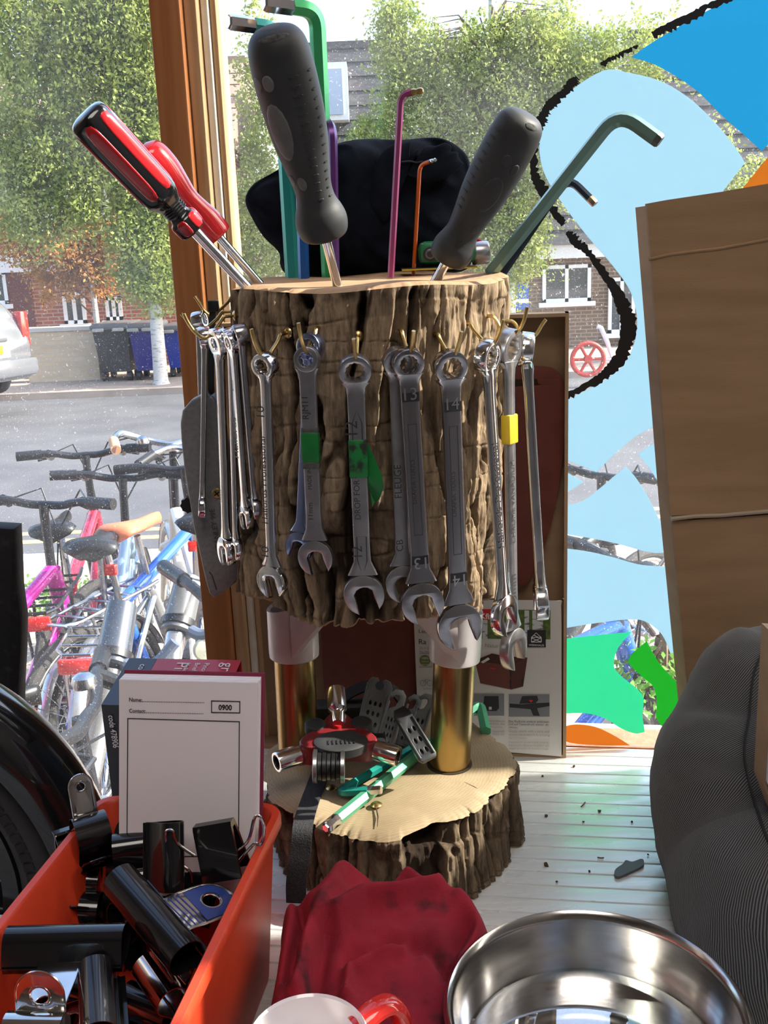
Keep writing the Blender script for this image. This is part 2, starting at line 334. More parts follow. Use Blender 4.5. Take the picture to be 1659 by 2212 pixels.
shapes=[
 ('light blue film, large curling shape',fc,[(1302,153),(1220,205),(1179,251),(1165,306),(1174,370),(1211,434),(1266,507),(1325,576),(1362,631),(1376,690),(1367,750),(1335,800),(1280,836),(1229,862,C),(1190,880,C),(1190,985,C),(1227,995),(1261,1009),(1288,1020,C),(1325,984),(1354,958),(1383,937),(1430,915),(1500,905,C),(1520,560,C),(1563,411,C),(1609,352,C),(1586,315),(1540,260),(1486,210),(1426,175),(1357,157)]),
 ('bright blue film at the top corner',fb,[(1364,124,C),(1399,98),(1445,70),(1530,22),(1600,-15,C),(1640,-60,C),(1800,-60,C),(1800,180,C),(1645,326,C),(1600,285),(1560,250),(1500,192),(1420,142)]),
 ('orange film at the right edge',fo,[(1605,406,C),(1630,375),(1690,300,C),(1760,320,C),(1740,420,C)]),
 ('small light blue film triangle',fc,[(1200,1012,C),(1227,1022),(1261,1042,C),(1225,1063),(1200,1072,C)]),
 ('light blue film beside the carton',fc,[(1378,981,C),(1400,965),(1430,949),(1480,935,C),(1490,1120,C),(1442,1078,C),(1411,1024)]),
 ('light blue sail shaped film',fc,[(1352,1008,C),(1375,1034),(1404,1081),(1430,1136),(1451,1185,C),(1430,1194),(1397,1192),(1343,1177),(1288,1165),(1222,1154),(1190,1150,C),(1190,1100,C),(1222,1092),(1260,1081),(1299,1052),(1332,1024)]),
 ('light blue film, lowest wave',fc,[(1190,1184,C),(1222,1185),(1274,1192),(1325,1204),(1379,1219),(1426,1223),(1455,1221),(1540,1215,C),(1560,1420,C),(1471,1411,C),(1448,1411,C),(1430,1371),(1397,1344),(1361,1338),(1288,1346),(1220,1357),(1190,1362,C)]),
 ('sea green film',fg,[(1190,1384,C),(1218,1380),(1290,1372),(1364,1365,C),(1335,1400),(1326,1436),(1339,1458),(1375,1487),(1390,1508),(1388,1545),(1393,1581,C),(1372,1584),(1343,1574),(1307,1552),(1267,1541),(1218,1541),(1190,1543,C)]),
 ('grass green film',fg2,[(1397,1385,C),(1357,1425),(1383,1458),(1411,1483),(1419,1519),(1417,1545),(1426,1566,C),(1500,1600,C),(1500,1500,C),(1469,1479),(1433,1443),(1415,1418)]),
 ('orange film above the sill',fo,[(1200,1578),(1218,1570),(1245,1565),(1285,1570),(1325,1588),(1361,1610,C),(1300,1610),(1241,1606),(1215,1597)]),
]
for l,mt,pts in shapes: onglass('film_piece',smooth_outline(pts),mt,.0006,l)
# ---- hand-painted black line, ragged, on the glass
def stroke(pts,rag=3.0):
    c=crom([(x,y) for x,y,_ in pts],10,False); wd=np.interp(np.linspace(0,1,len(c)),np.linspace(0,1,len(pts)),[q[2] for q in pts])
    L=[];Rr=[]
    for i in range(len(c)):
        t=c[min(i+1,len(c)-1)]-c[max(i-1,0)]; t=t/np.hypot(*t); n=np.array([-t[1],t[0]])
        L.append(tuple(c[i]+n*(wd[i]/2+rng.normal()*rag*.4))); Rr.append(tuple(c[i]-n*(wd[i]/2+rng.normal()*rag)))
    return L+Rr[::-1]
paintm=pm('black_glass_paint',(.01,.01,.012),rough=.6)
for pts in([(1590,-8,14),(1540,10,16),(1500,32,18),(1450,56,20),(1410,76,16)],[(1378,98,5),(1345,116,8),(1320,128,12),(1297,139,8)],
  [(1248,168,14),(1236,180,22),(1215,203,16),(1190,225,22),(1178,243,18),(1168,262,22),(1158,300,16),(1152,345,14),(1158,385,20),(1178,425,22),(1195,455,16),(1218,485,16)],
  [(1226,500,12),(1243,522,22),(1275,550,14),(1300,585,18),(1325,620,22),(1345,660,30),(1357,700,34),(1350,750,32),(1325,792,24),(1290,820,18),(1230,852,10),(1200,862,8)]):
    onglass('painted_line',stroke(pts),paintm,.0008,'ragged hand painted black line on the glass')
# ================================================================== tool stand: two logs, two legs
LZ0,LZ1=.222,.457; LY=.755; LR=.1005
def lcx(z): return -.005-.013*(LZ1-z)/.24
stand=thing('tool_stand','two tier bark covered log tool stand on two gold tube legs','tool stand',(-.005,.757,0))
barkm=None
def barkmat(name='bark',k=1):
    m,t,b=nodes(name); b.inputs['Roughness'].default_value=.9; b.inputs['Specular IOR Level'].default_value=.2
    at=t.nodes.new('ShaderNodeAttribute'); at.attribute_name='depth'
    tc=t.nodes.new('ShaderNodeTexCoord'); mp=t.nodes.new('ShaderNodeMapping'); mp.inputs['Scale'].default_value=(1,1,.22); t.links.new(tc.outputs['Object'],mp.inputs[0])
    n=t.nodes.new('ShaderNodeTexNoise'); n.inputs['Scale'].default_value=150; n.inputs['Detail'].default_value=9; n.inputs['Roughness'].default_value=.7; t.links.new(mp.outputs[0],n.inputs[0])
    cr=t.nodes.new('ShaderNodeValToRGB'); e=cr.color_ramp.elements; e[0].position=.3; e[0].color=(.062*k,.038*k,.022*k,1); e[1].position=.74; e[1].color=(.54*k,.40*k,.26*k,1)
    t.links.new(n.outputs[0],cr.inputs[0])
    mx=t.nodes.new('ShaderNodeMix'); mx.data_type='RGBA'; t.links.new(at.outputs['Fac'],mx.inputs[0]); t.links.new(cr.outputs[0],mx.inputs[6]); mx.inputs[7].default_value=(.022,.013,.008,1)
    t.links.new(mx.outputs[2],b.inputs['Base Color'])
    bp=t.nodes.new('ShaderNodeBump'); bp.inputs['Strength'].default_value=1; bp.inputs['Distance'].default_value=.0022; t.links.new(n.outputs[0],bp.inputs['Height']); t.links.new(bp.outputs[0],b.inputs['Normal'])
    return m
def ringwood(name,c1,c2,cen,scale):
    m,t,b=nodes(name); b.inputs['Roughness'].default_value=.75; b.inputs['Specular IOR Level'].default_value=.25
    tc=t.nodes.new('ShaderNodeTexCoord'); mp=t.nodes.new('ShaderNodeMapping'); mp.inputs['Location'].default_value=(-cen[0],-cen[1],0); t.links.new(tc.outputs['Object'],mp.inputs[0])
    wv=t.nodes.new('ShaderNodeTexWave'); wv.wave_type='RINGS'; wv.rings_direction='Z'; wv.inputs['Scale'].default_value=scale; wv.inputs['Distortion'].default_value=5; wv.inputs['Detail'].default_value=3; wv.inputs['Detail Scale'].default_value=1.2
    t.links.new(mp.outputs[0],wv.inputs[0])
    n=t.nodes.new('ShaderNodeTexNoise'); n.inputs['Scale'].default_value=22; n.inputs['Detail'].default_value=8; t.links.new(tc.outputs['Object'],n.inputs[0])
    ad=t.nodes.new('ShaderNodeMix'); ad.data_type='FLOAT'; ad.inputs[0].default_value=.88; t.links.new(wv.outputs['Fac'],ad.inputs[2]); t.links.new(n.outputs[0],ad.inputs[3])
    cr=t.nodes.new('ShaderNodeValToRGB'); e=cr.color_ramp.elements; e[0].position=.3; e[0].color=(*c1,1); e[1].position=.7; e[1].color=(*c2,1)
    t.links.new(ad.outputs[0],cr.inputs[0]); t.links.new(cr.outputs[0],b.inputs['Base Color'])
    bp=t.nodes.new('ShaderNodeBump'); bp.inputs['Strength'].default_value=.35; bp.inputs['Distance'].default_value=.0008; t.links.new(ad.outputs[0],bp.inputs['Height']); t.links.new(bp.outputs[0],b.inputs['Normal'])
    return m
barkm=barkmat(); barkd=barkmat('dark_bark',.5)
def barklog(parent,topname,cx,cy,z0f,z1f,rf,nu,nv,seed,woodm,dep=.0085,sc=.02,bmat=None):
    th=np.linspace(0,2*PI,nu,endpoint=False); sv=np.linspace(0,1,nv)
    T,Sv=np.meshgrid(th,sv); T=T.ravel(); Sv=Sv.ravel()
    z0=z0f(T); z1=z1f(T); Z=z0+(z1-z0)*Sv; r=rf(T,Z)
    P=np.c_[np.sin(T)*LR,-np.cos(T)*LR,Z]
    wp=np.c_[fbm(P*[1,1,.6]/.045,5,seed+40),fbm(P*[1,1,.6]/.045,5,seed+50),np.zeros(len(P))+.5]-.5
    q=P+wp*.022
    n1=vn(np.c_[q[:,:2]/sc,q[:,2]/.20],seed); n2=vn(np.c_[q[:,:2]/(sc*.38),q[:,2]/.10],seed+3); n3=vn(np.c_[q[:,:2]/.05,q[:,2]/.011],seed+5)
    f1=sst(.74,.93,1-abs(2*n1-1)); f2=sst(.74,.95,1-abs(2*n2-1)); fib=fbm(np.c_[P[:,:2]/.0045+wp[:,:2]*1.5,P[:,2]/.05],3,seed+60)-.5; f3=sst(.85,.98,1-abs(2*n3-1))*(.4+.6*vn(P/.04,seed+9))
    fb=fbm(P*np.array([1,1,.4])/.008,4,seed+20)-.5
    plate_=np.floor(fbm(P*np.array([1,1,.3])/.012,2,seed+30)*5)/5
    depth=dep*f1+dep*.45*f2+dep*.10*f3-.0035*fb-.0075*fib-.0012*plate_
    depth*=1-.75*sst(.965,1.0,Sv)
    rr=r-depth
    X=(cx(Z) if callable(cx) else cx)+rr*np.sin(T); Y=cy-rr*np.cos(T)
    mb=MB().grid(np.c_[X,Y,Z],nu,nv,True); me=mb.mesh('bark',180,recalc=False)
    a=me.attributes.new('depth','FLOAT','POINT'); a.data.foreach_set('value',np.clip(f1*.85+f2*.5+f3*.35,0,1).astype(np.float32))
    # cut faces
    lg=None
    for k,(row,sg) in enumerate(((nv-1,1),(0,-1))):
        i0=row*nu; pts=[]; fr=[1,.985,.95,.85,.7,.5,.3,.12]
        cap=MB(); cxx=cx(Z[i0]) if callable(cx) else cx
        for f_ in fr:
            zz=Z[i0:i0+nu]*1.0; zc=zz.mean()
            zz=zz*f_+zc*(1-f_)+sg*.0022*sst(1,.95,np.full(nu,f_))+.0006*(fbm(np.c_[(X[i0:i0+nu]-cxx)*f_,(Y[i0:i0+nu]-cy)*f_,zz*0]/.02,3,5)-.5)
            pts.append(np.c_[cxx+(X[i0:i0+nu]-cxx)*f_,cy+(Y[i0:i0+nu]-cy)*f_,zz])
        c0=len(cap.v); cap.grid(np.concatenate(pts),nu,len(fr),True); ce=len(cap.v); cap.v.append((cxx,cy,float(pts[-1][:,2].mean())))
        b0=c0+(len(fr)-1)*nu
        cap.f+=[(b0+i,b0+(i+1)%nu,ce) for i in range(nu)]; cap.mi+=[0]*nu
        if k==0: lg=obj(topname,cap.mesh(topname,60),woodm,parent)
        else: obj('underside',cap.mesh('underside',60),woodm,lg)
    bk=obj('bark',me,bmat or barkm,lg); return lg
w_top=ringwood('sawn_log_top',(.30,.18,.10),(.40,.26,.15),(-.02,.74),60)
w_disk=ringwood('sawn_disk_face',(.215,.155,.09),(.335,.265,.165),(-.02,.765),120)
dk=lambda T:.0045*np.sin(3*T+1)+.003*np.sin(5*T+.4)
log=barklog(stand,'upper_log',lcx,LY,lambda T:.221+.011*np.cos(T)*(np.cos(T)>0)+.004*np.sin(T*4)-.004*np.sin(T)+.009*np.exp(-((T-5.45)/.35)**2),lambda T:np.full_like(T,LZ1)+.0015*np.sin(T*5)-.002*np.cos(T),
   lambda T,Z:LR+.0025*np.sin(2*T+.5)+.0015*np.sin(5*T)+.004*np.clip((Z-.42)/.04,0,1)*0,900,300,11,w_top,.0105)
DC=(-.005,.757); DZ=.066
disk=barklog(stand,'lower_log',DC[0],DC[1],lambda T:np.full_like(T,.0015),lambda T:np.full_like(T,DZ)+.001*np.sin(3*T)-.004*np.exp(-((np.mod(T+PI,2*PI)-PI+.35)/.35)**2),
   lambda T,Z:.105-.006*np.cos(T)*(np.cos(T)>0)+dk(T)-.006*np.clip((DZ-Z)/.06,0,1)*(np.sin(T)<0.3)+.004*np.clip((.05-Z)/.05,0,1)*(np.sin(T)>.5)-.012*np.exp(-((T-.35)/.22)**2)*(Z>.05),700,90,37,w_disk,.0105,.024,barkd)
# cracks in the disk face, brass pins
for (a,b_) in(((1003,1690),(1042,1712)),((812,1742),(815,1785))):
    mb=MB().tube([atZ(a[0],a[1],DZ+.0016),atZ((a[0]+b_[0])/2+3,(a[1]+b_[1])/2,DZ+.0017),atZ(b_[0],b_[1],DZ+.0016)],[.0004,.0007,.0003],6); obj('drying_crack',mb,M_('crack',(.05,.03,.02),rough=.9),disk)
for px,py in((813,1739),(716,1703)):
    c=atZ(px,py,DZ+.0015); obj('brass_pin',MB().lathe([(.0046,0),(.0045,.0006),(.003,.0018),(.0001,.0022)],MX.Translation(c),20),brass,stand)
LEG=[atZ(646,1640,DZ),atZ(971,1654,DZ)]
leg_top=[atY(632,1335,LEG[0].y+.004),atY(986,1340,LEG[1].y+.004)]
for i,(p,q) in enumerate(zip(LEG,leg_top)):
    Mx=axisM(p-(q-p)*.02,q); L=(q-p).length*1.0
    obj('leg',MB().lathe([(.0001,0),(.0166,0),(.0168,.001),(.0168,L*.98),(.0001,L*.98)],Mx,48),gold,stand)
    obj('leg_hole_rim',MB().lathe([(.0165,-.0005),(.0185,-.0002),(.0186,.0022),(.0168,.0024)],MX.Translation(p+V((0,0,.0002))),40),M_('hole_dark',(.04,.025,.015),rough=.9),stand)
    zt=.212; zb=.158
    ax=(q-p).normalized(); b=p+ax*((zb-p.z)/ax.z); t=p+ax*((zt-p.z)/ax.z); Ms=axisM(b,t); H=(t-b).length
    sg=1 if i==0 else -1
    mb=MB(); n=48; vs=[]
    prof=[(.0172,.002,0),(.0192,0,0),(.0203,.001,0),(.0207,.006,0),(.0207,1,1),(.0200,1.0,1),(.0178,.985,1),(.0172,.95,1),(.0172,.012,0)]
    for r_,h,top in prof:
        for k in range(n):
            a=2*PI*k/n; hh=(H*(.86+.10*math.cos(a)*sg))*h if top else h
            vs.append((r_*math.cos(a),r_*math.sin(a),hh))
    mb.grid(vs,n,len(prof),True,Ms)
    obj('leg_socket',mb,white,stand)
    # tapering arm from socket to the underside of the log
    e=V((lcx(LZ0)-.004 if i==0 else lcx(LZ0)+.012,LY-.005,LZ0+.004)); arm=MB(); vs=[]; N=9
    s0=b+(t-b)*.42
    for k in range(N):
        u=k/(N-1); c=s0.lerp(e,u); hz=.024*(1-u)**1.3+.004; wy=.0175*(1-u)**.8+.006
        c.z=min(c.z+.004*math.sin(u*PI),LZ0-hz*.55+.008*u)
        for j in range(16):
            a=2*PI*j/16; vs.append((c.x,c.y+wy*math.copysign(abs(math.cos(a))**.7,math.cos(a)),c.z+hz*math.copysign(abs(math.sin(a))**.7,math.sin(a))))
    arm.grid(vs,16,N,True); obj('socket_arm',arm,white,stand)
# ================================================================== wrenches on cup hooks
def hook(th,rr,zb,ztip,zroot=None,reach=.013,side=0):
    """cup hook screwed into the log: th direction, rr/zb lowest point, ztip tip height"""
    d=V((math.sin(th),-math.cos(th),0)); s=V((math.cos(th),math.sin(th),0))*side; zr=zroot or zb+.014; c=V((lcx(zr),LY,0))
    pts=[]
    r_in=LR-.012
    ctrl=[(r_in,zr),(LR+.001,zr),(LR+.005,zr-.0005),(LR+.008,zr-.004),(max(LR+.009,rr-.006),zb+.004),(rr,zb),(rr+.006,zb+.004),(rr+.0105,zb+.011),(rr+reach,ztip)]
    for i,p in enumerate(crom(ctrl,5,False)): pts.append(c+d*float(p[0])+s*max(0,(float(p[0])-LR)/.03)+V((0,0,float(p[1]))))
    mb=MB().tube(pts,.00125,10)
    mb.lathe([(.0001,0),(.0034,0),(.0036,.0006),(.0026,.0016),(.0013,.002)],axisM(c+d*(LR-.003)+V((0,0,zr)),c+d*(LR+.01)+V((0,0,zr)),V((0,0,1))),18)
    return obj('cup_hook',mb,brass,stand)
def place(px,py,rr,th=None):
    t=R(th) if th is not None else 0
    for _ in range(12):
        Y=LY-rr*math.cos(t); p=atY(px,py,Y); q=(p.x-lcx(p.z))/rr
        if th is None: t=math.asin(max(-1,min(1,q)))
        else: break
    return p,t
def star(ri,n=12):
    o=[]
    for k in range(n): 
        a=2*PI*k/n; b=2*PI*(k+.5)/n; o+= [(ri*math.cos(a),ri*math.sin(a)),(ri*.9*math.cos(b),ri*.9*math.sin(b))]
    return o
def circ(r,n=40,c=(0,0),sx=1): return [(c[0]+sx*r*math.cos(2*PI*k/n),c[1]+r*math.sin(2*PI*k/n)) for k in range(n)]
def wrench(label,ring,end,rr,od,jw,w1,w2,mat,th=None,dyaw=0,jsign=1,t_sh=.0046,style='flat',texts=(),tape=None,hk=True,tip=None,dY=0,ringt=.0088,id_=.68,reach=.013,rtilt=12,hside=0,zroot=None,group='combination spanners on the hooks'):
    P0,t=place(ring[0],ring[1],rr,th); dpt=(P0-CAM).dot(fw); k=dpt/F
    P1=atY(end[0],end[1],P0.y+dY); yaw=t+R(dyaw); n=V((math.sin(yaw),-math.cos(yaw),0))
    M=axisM(P1,P0,n); M.translation=P0; L=(P0-P1).length
    ro=od*k/2; ri=ro*id_; rj=jw*k/2; a1=w1*k; a2=w2*k
    o=thing('combination_spanner',label,'spanner',group=group,M=M)
    MR=M@MX.Rotation(R(rtilt),4,'X')
    rg=plate([circ(ro-.0008,44),star(ri)],ringt/2,.0008); q=MB(); q.add(rg.v,rg.f,MR); obj('ring_head',q,mat,o,ang=28)
    # shank: loft
    zs=[-ro*.72,-ro*1.05,-ro*1.5,-ro*2.4,-L*.5,-(L-rj*3.4),-(L-rj*2.6),-(L-rj*1.9)]
    ws=[ro*.95,a1*.56,a1*.51,a1*.5,(a1+a2)*.25,a2*.5,a2*.54,rj*.78]; ys=[ringt*.42,t_sh*.62,t_sh*.54,t_sh*.5,t_sh*.5,t_sh*.5,t_sh*.52,t_sh*.56]
    sh=MB(); vs=[]; N=28
    for z_,w_,y_ in zip(zs,ws,ys):
        for j in range(N):
            a=2*PI*j/N; e=.42 if style=='flat' else .95; ex=.55 if style=='flat' else .95
            vs.append((w_*math.copysign(abs(math.cos(a))**ex,math.cos(a)),y_*math.copysign(abs(math.sin(a))**e,math.sin(a)),z_))
    sh.grid(vs,N,len(zs),True,M); nn=(len(zs)-1)*N; sh.f+=[tuple(range(N)),tuple(nn+i for i in range(N))]; sh.mi+=[0,0]
    obj('shank',sh,mat,o,ang=30)
    # open jaw
    cz=-(L-rj*.86); aw=rj*.56; dl=R(-90+15*jsign); gap=math.asin(min(.95,aw/rj)); out=[]
    for i in range(41):
        a=dl+gap+(2*PI-2*gap)*i/40; e=1+.10*max(0,math.cos(a-dl))-.03*abs(math.sin(a-dl)); out.append((rj*e*math.cos(a),cz+rj*.98*e*math.sin(a)))
    dx,dz=math.cos(dl),math.sin(dl); sx,sz=-dz,dx
    for u,v_ in((-aw*.98,.25*rj),(-aw,-.12*rj),(-aw*.62,-.36*rj),(-aw*.2,-.44*rj),(aw*.2,-.44*rj),(aw*.62,-.36*rj),(aw,-.12*rj),(aw*.98,.25*rj)): out.append((dx*v_+sx*u,cz+dz*v_+sz*u))
    jb=plate([out],t_sh*.62,.0009); q=MB(); q.add(jb.v,jb.f,M); obj('open_jaw',q,mat,o,ang=28)
    yf=-t_sh*.5
    for txt,z0,z1,hh,kind in texts:      # fractions of L from the ring; kind u: reads upward, h: upright, r: upside down
        if kind=='u': A=M@V((hh*a1*.5,yf,-L*z1)); B=M@V((hh*a1*.5,yf,-L*z0)); textline(A,B,txt,n,M_('shank_print',(.10,.10,.105),rough=.4,metal=.8),o,lift=.0001)
        elif kind in'hr':
            s=1 if kind=='h' else -1; wd=a1*.34
            A=M@V((-wd*s,yf,-L*(z1 if s>0 else z0))); B=M@V((wd*s,yf,-L*(z1 if s>0 else z0))); textline(A,B,txt,n,M_('bright_print',(.6,.6,.62),rough=.3,metal=1),o,lift=.00035)
            bw=wd*1.35; zc=-L*(z0+z1)/2; hz=L*abs(z1-z0)*.85
            q=MB().box((-bw,yf-.0002,zc-hz),(bw,yf,zc+hz),M); obj('size_panel',q,dsteel,o)
        elif kind=='f':   # sunk frame drawn as a raised outline
            bw=a1*.24*hh; q=plate([[(-bw,-L*z1),(bw,-L*z1),(bw,-L*z0),(-bw,-L*z0)],[(-bw*.86,-L*z1+bw*.14),(bw*.86,-L*z1+bw*.14),(bw*.86,-L*z0-bw*.14),(-bw*.86,-L*z0-bw*.14)]],.0002)
            g=MB(); g.add(q.v,q.f,M@MX.Translation((0,yf,0))); obj('panel_outline',g,M_('shank_print',(.10,.10,.105)),o)
        elif kind=='p':   # pointed panel outline
            bw=a1*.3; tipz=z0 if hh>0 else z1; bz=z1 if hh>0 else z0; dz_=(z1-z0)*.4*(1 if hh>0 else -1)
            pl=lambda f_:[(-bw*f_,-L*bz),(bw*f_,-L*bz),(bw*f_,-L*(tipz+dz_)),(0,-L*tipz*(1 if f_==1 else 1)),(-bw*f_,-L*(tipz+dz_))]
            q=plate([pl(1),[(x*.8,z*.995-L*.005*((z0+z1)/2)) for x,z in pl(1)]],.0002); g=MB(); g.add(q.v,q.f,M@MX.Translation((0,yf,0))); obj('panel_outline',g,M_('shank_print',(.10,.10,.105)),o)
    if tape:
        z0,z1,mt,lab=tape[:4]; aw_=(a1+a2)*.25+.0006; q=MB().rbox((-aw_,-t_sh*.5-.0006,-L*z1),(aw_,t_sh*.5+.0006,-L*z0),.0012,M); obj('tape',q,mt,o,label=lab)
        for d_ in tape[4:]:
            q=MB().rbox((-aw_+.0002,-t_sh*.5-.0004,-L*d_[1]),(aw_-.0002,t_sh*.5+.0004,-L*d_[0]),.001,M); obj('tape_residue',q,M_('dirty_tape',(.05,.06,.045),(.1,.1,.09),scale=300,rough=.7),o,label='dirty remnant of tape')
    if hk:
        zb=P0.z+ri*.90-.0013; zt=zb+.02
        if tip: zt=atY(tip[0],tip[1],P0.y-math.cos(t)*.012).z
        hook(t,rr+(.0 if abs(math.sin(t))>.9 else 0),zb,zt,zroot,reach,hside)
    return o,M,L,a1,yf
tgreen=pm('green_tape',(.01,.20,.04),(.008,.15,.03),scale=40,rough=.4); tgdirty=pm('smudged_green_tape',(.01,.19,.045),(.02,.03,.02),scale=160,rough=.45,lo=.45,hi=.6); tyel=pm('yellow_tape',(.62,.42,.02),(.55,.36,.02),scale=60,rough=.45)
bluish=pm('blue_tinted_steel',(.32,.38,.62),rough=.2,metal=1); dchrome=pm('dark_chrome',(.50,.49,.52),(.42,.41,.43),scale=40,rough=.22,metal=1,rvar=.05)
wr=wrench
wr('small spanner seen edge on, rearmost at the left side of the log',(431,692),(442,1040),.122,40,40,20,16,chrome,th=-104,hk=True,tip=(411,641))
wr('small chrome spanner seen edge on, leftmost in front of the utility knife',(443,728),(437,1112),.122,46,46,20,17,chrome,th=-88,dyaw=6,tip=(402,677))
wr('bright ratchet ring spanner with red reflection in its jaw, left of the log',(474,740),(491,1213),.120,66,62,30,26,chrome,th=-71,dyaw=12,style='round',tip=(464,675),t_sh=.006,id_=.5,texts=(('9mm',.27,.31,0,'u'),('9mm',.66,.72,0,'u')))
wr('chrome spanner mostly hidden behind the bright ratchet spanner',(497,733),(511,1203),.117,50,50,24,20,chrome,th=-66,hk=False,style='round')
wr('slim chrome spanner with worn raised lettering, third in the left cluster',(504,738),(533,1136),.112,46,50,24,20,chrome,th=-60,hk=False,texts=(('Halfords',.40,.62,0,'u'),('9mm',.2,.26,0,'u')))
wr('slim dark chrome spanner at the right end of the left cluster',(520,722),(553,1115),.111,46,46,22,18,dchrome,th=-56,dyaw=-14,hk=False)
wr('ten millimetre polished spanner, left of the green taped ones',(573,789),(589,1281),.122,56,70,27,25,chrome,dyaw=-2,style='round',t_sh=.0055,tip=(535,711),texts=(('10',.17,.215,0,'u'),('Halfords Professional',.30,.68,0,'u'),('10',.785,.83,0,'u')),id_=.74)
wr('blue tinted spanner behind the flat green taped one',(671,748),(647,1204),.112,58,64,26,22,bluish,hk=False,dyaw=-8,jsign=-1,rtilt=0)
wr('eleven millimetre flat spanner wrapped with a neat green tape band',(663,776),(683,1232),.122,56,76,37,35,steel,dyaw=8,t_sh=.0042,tip=(655,697),rtilt=0,ringt=.006,texts=(('RJM11',.17,.27,0,'u'),('11mm',.665,.745,0,'u'),('MADE IN',.50,.60,0,'u')),tape=(.333,.475,tgreen,'neat green tape band',(.31,.333),(.475,.505)))
o12,M12,L12,a12,y12=wr('twelve millimetre spanner with a torn flap of green tape',(767,800),(787,1316),.121,71,88,39,37,steel,dyaw=3,tip=(754,732),texts=(('12',.20,.255,0,'u'),('DROP FOR',.44,.605,0,'u'),('12',.72,.765,0,'u'),('',.155,.29,1,'p'),('',.68,.85,-1,'p')),tape=(.275,.435,tgdirty,'smudged green tape'))
wr('old spanner hanging behind the thirteen millimetre one',(858,781),(872,1290),.112,64,82,36,33,steel,dyaw=0,hk=False,texts=(('FLEUGE',.42,.56,.0,'u'),('CB',.74,.79,0,'u')))
wr('thirteen millimetre dark chrome spanner, centre right of the log',(881,784),(914,1337),.122,68,95,41,41,dchrome,dyaw=-4,tip=(881,715),texts=(('13',.115,.135,0,'h'),('DRAPER TOOLS',.36,.53,0,'u'),('',.225,.655,1,'f'),('13',.745,.765,0,'r')))
wr('fourteen millimetre mirror chrome spanner, lowest jaw over the right leg',(972,792),(993,1390),.122,75,104,43,42,dchrome,dyaw=-8,tip=(988,716),texts=(('14',.125,.145,0,'h'),('DRAPER TOOLS',.36,.52,0,'u'),('',.2,.66,1,'f'),('14',.735,.755,0,'r')))
wr('polished spanner turned half sideways, just left of the yellow taped one',(1053,770),(1091,1362),.122,78,92,38,36,chrome,dyaw=16,style='round',t_sh=.006,tip=(1098,690),texts=(('Halfords Professional',.30,.68,0,'u'),),id_=.74)
wr('long spanner marked with a band of yellow tape',(1098,751),(1109,1434),.118,84,92,38,36,steel,dyaw=2,style='round',t_sh=.006,tip=(1139,663),dY=-.01,texts=(('CHROME VANADIUM',.34,.60,0,'u'),('15mm',.70,.80,0,'u')),tape=(.20,.29,tyel,'yellow tape'))
wr('ribbed chrome spanner seen edge on, rightmost on the log',(1136,755),(1170,1328),.116,76,80,30,28,chrome,dyaw=10,tip=(1181,690),t_sh=.0075)
# torn flap of green tape on the twelve
fl=[(.9,.29),(1.15,.30),(2.6,.42),(2.75,.47),(2.2,.53),(1.7,.545),(1.35,.565),(1.2,.50),(.9,.435)]
q=plate([[(x*a12*.5,-z*L12) for x,z in fl]],.00012); g=MB()
g.add([(v[0],v[1]+.006*math.sin((v[0]/(a12*.5)-.9)*2.2)-.001,v[2]) for v in q.v],q.f,M12); obj('tape_flap',g,tgreen,o12)
# ================================================================== screwdrivers
def handle_thing(name,label,cat,hole,col,top,Yh,Yt,prof,mat,shaft_px,flute=None,n=48,shaftmat=None):
    """prof: list of (fraction along handle, radius m). hole/col/top in pixels"""
    f=((V(col)-V(hole)).length)/((V(top)-V(hole)).length)
    H=atY(*hole,Yh); T=atY(*top,Yt); Cc=H.lerp(T,f*(Yh+Yt)/2/Yt*1.0 if False else f)
    o=thing(name,label,cat,H); M=axisM(Cc,T,V((0,-1,0))); L=(T-Cc).length; o['L']=0; del o['L']
    pr=[(float(p[1]),float(p[0])*L) for p in crom(prof,5,False)]
    obj('handle',MB().lathe(pr,M,n,True,True,flute=flute),mat,o,ang=40)
    d=(T-H).normalized(); obj('blade_shaft',MB().lathe([(.0001,0),(shaft_px,0),(shaft_px,1),(.0001,1)],axisM(H-d*.014,Cc+d*.004)@MX.Diagonal((1,1,(Cc-H).length+.018,1)),24),shaftmat or chrome,o)
    rad=lambda s:float(np.interp(s*L,[q[1] for q in pr],[q[0] for q in pr]))
    return o,M,L,rad
def patch(o,M,L,rad,s0,ph,ds,dph,mat,name='grip_patch',lift=.0004,sq=2.0,flute=None):
    n=16; vs=[]; fs=[]; rings=[0,.5,.85,1,1.04]
    for k,rg in enumerate(rings):
        for j in range(n):
            a=2*PI*j/n; cx=math.copysign(abs(math.cos(a))**(2/sq),math.cos(a)); sx=math.copysign(abs(math.sin(a))**(2/sq),math.sin(a))
            s=s0+ds*rg*cx; p=ph+dph*rg*sx; r_=rad(s)*(flute(p,0) if flute else 1)+(lift if k<3 else lift*.55 if k==3 else -.0004)
            vs.append((r_*math.cos(p),r_*math.sin(p),s*L))
    obj(name,MB().grid(vs,n,len(rings),True,M),mat,o,ang=60)
PH=-PI/2   # towards the viewer
prof1=[(0,.010),(.012,.0145),(.05,.0163),(.095,.0165),(.14,.0150),(.19,.0125),(.26,.0118),(.36,.0138),(.48,.0165),(.60,.0180),(.72,.0186),(.84,.0184),(.93,.0168),(.98,.0125),(1,.006)]
sd,M,L,rad=handle_thing('screwdriver','big grey black soft grip screwdriver standing in the centre of the log','screwdriver',(728,612),(697,497),(588,56),.690,.625,prof1,greyr,.0032)
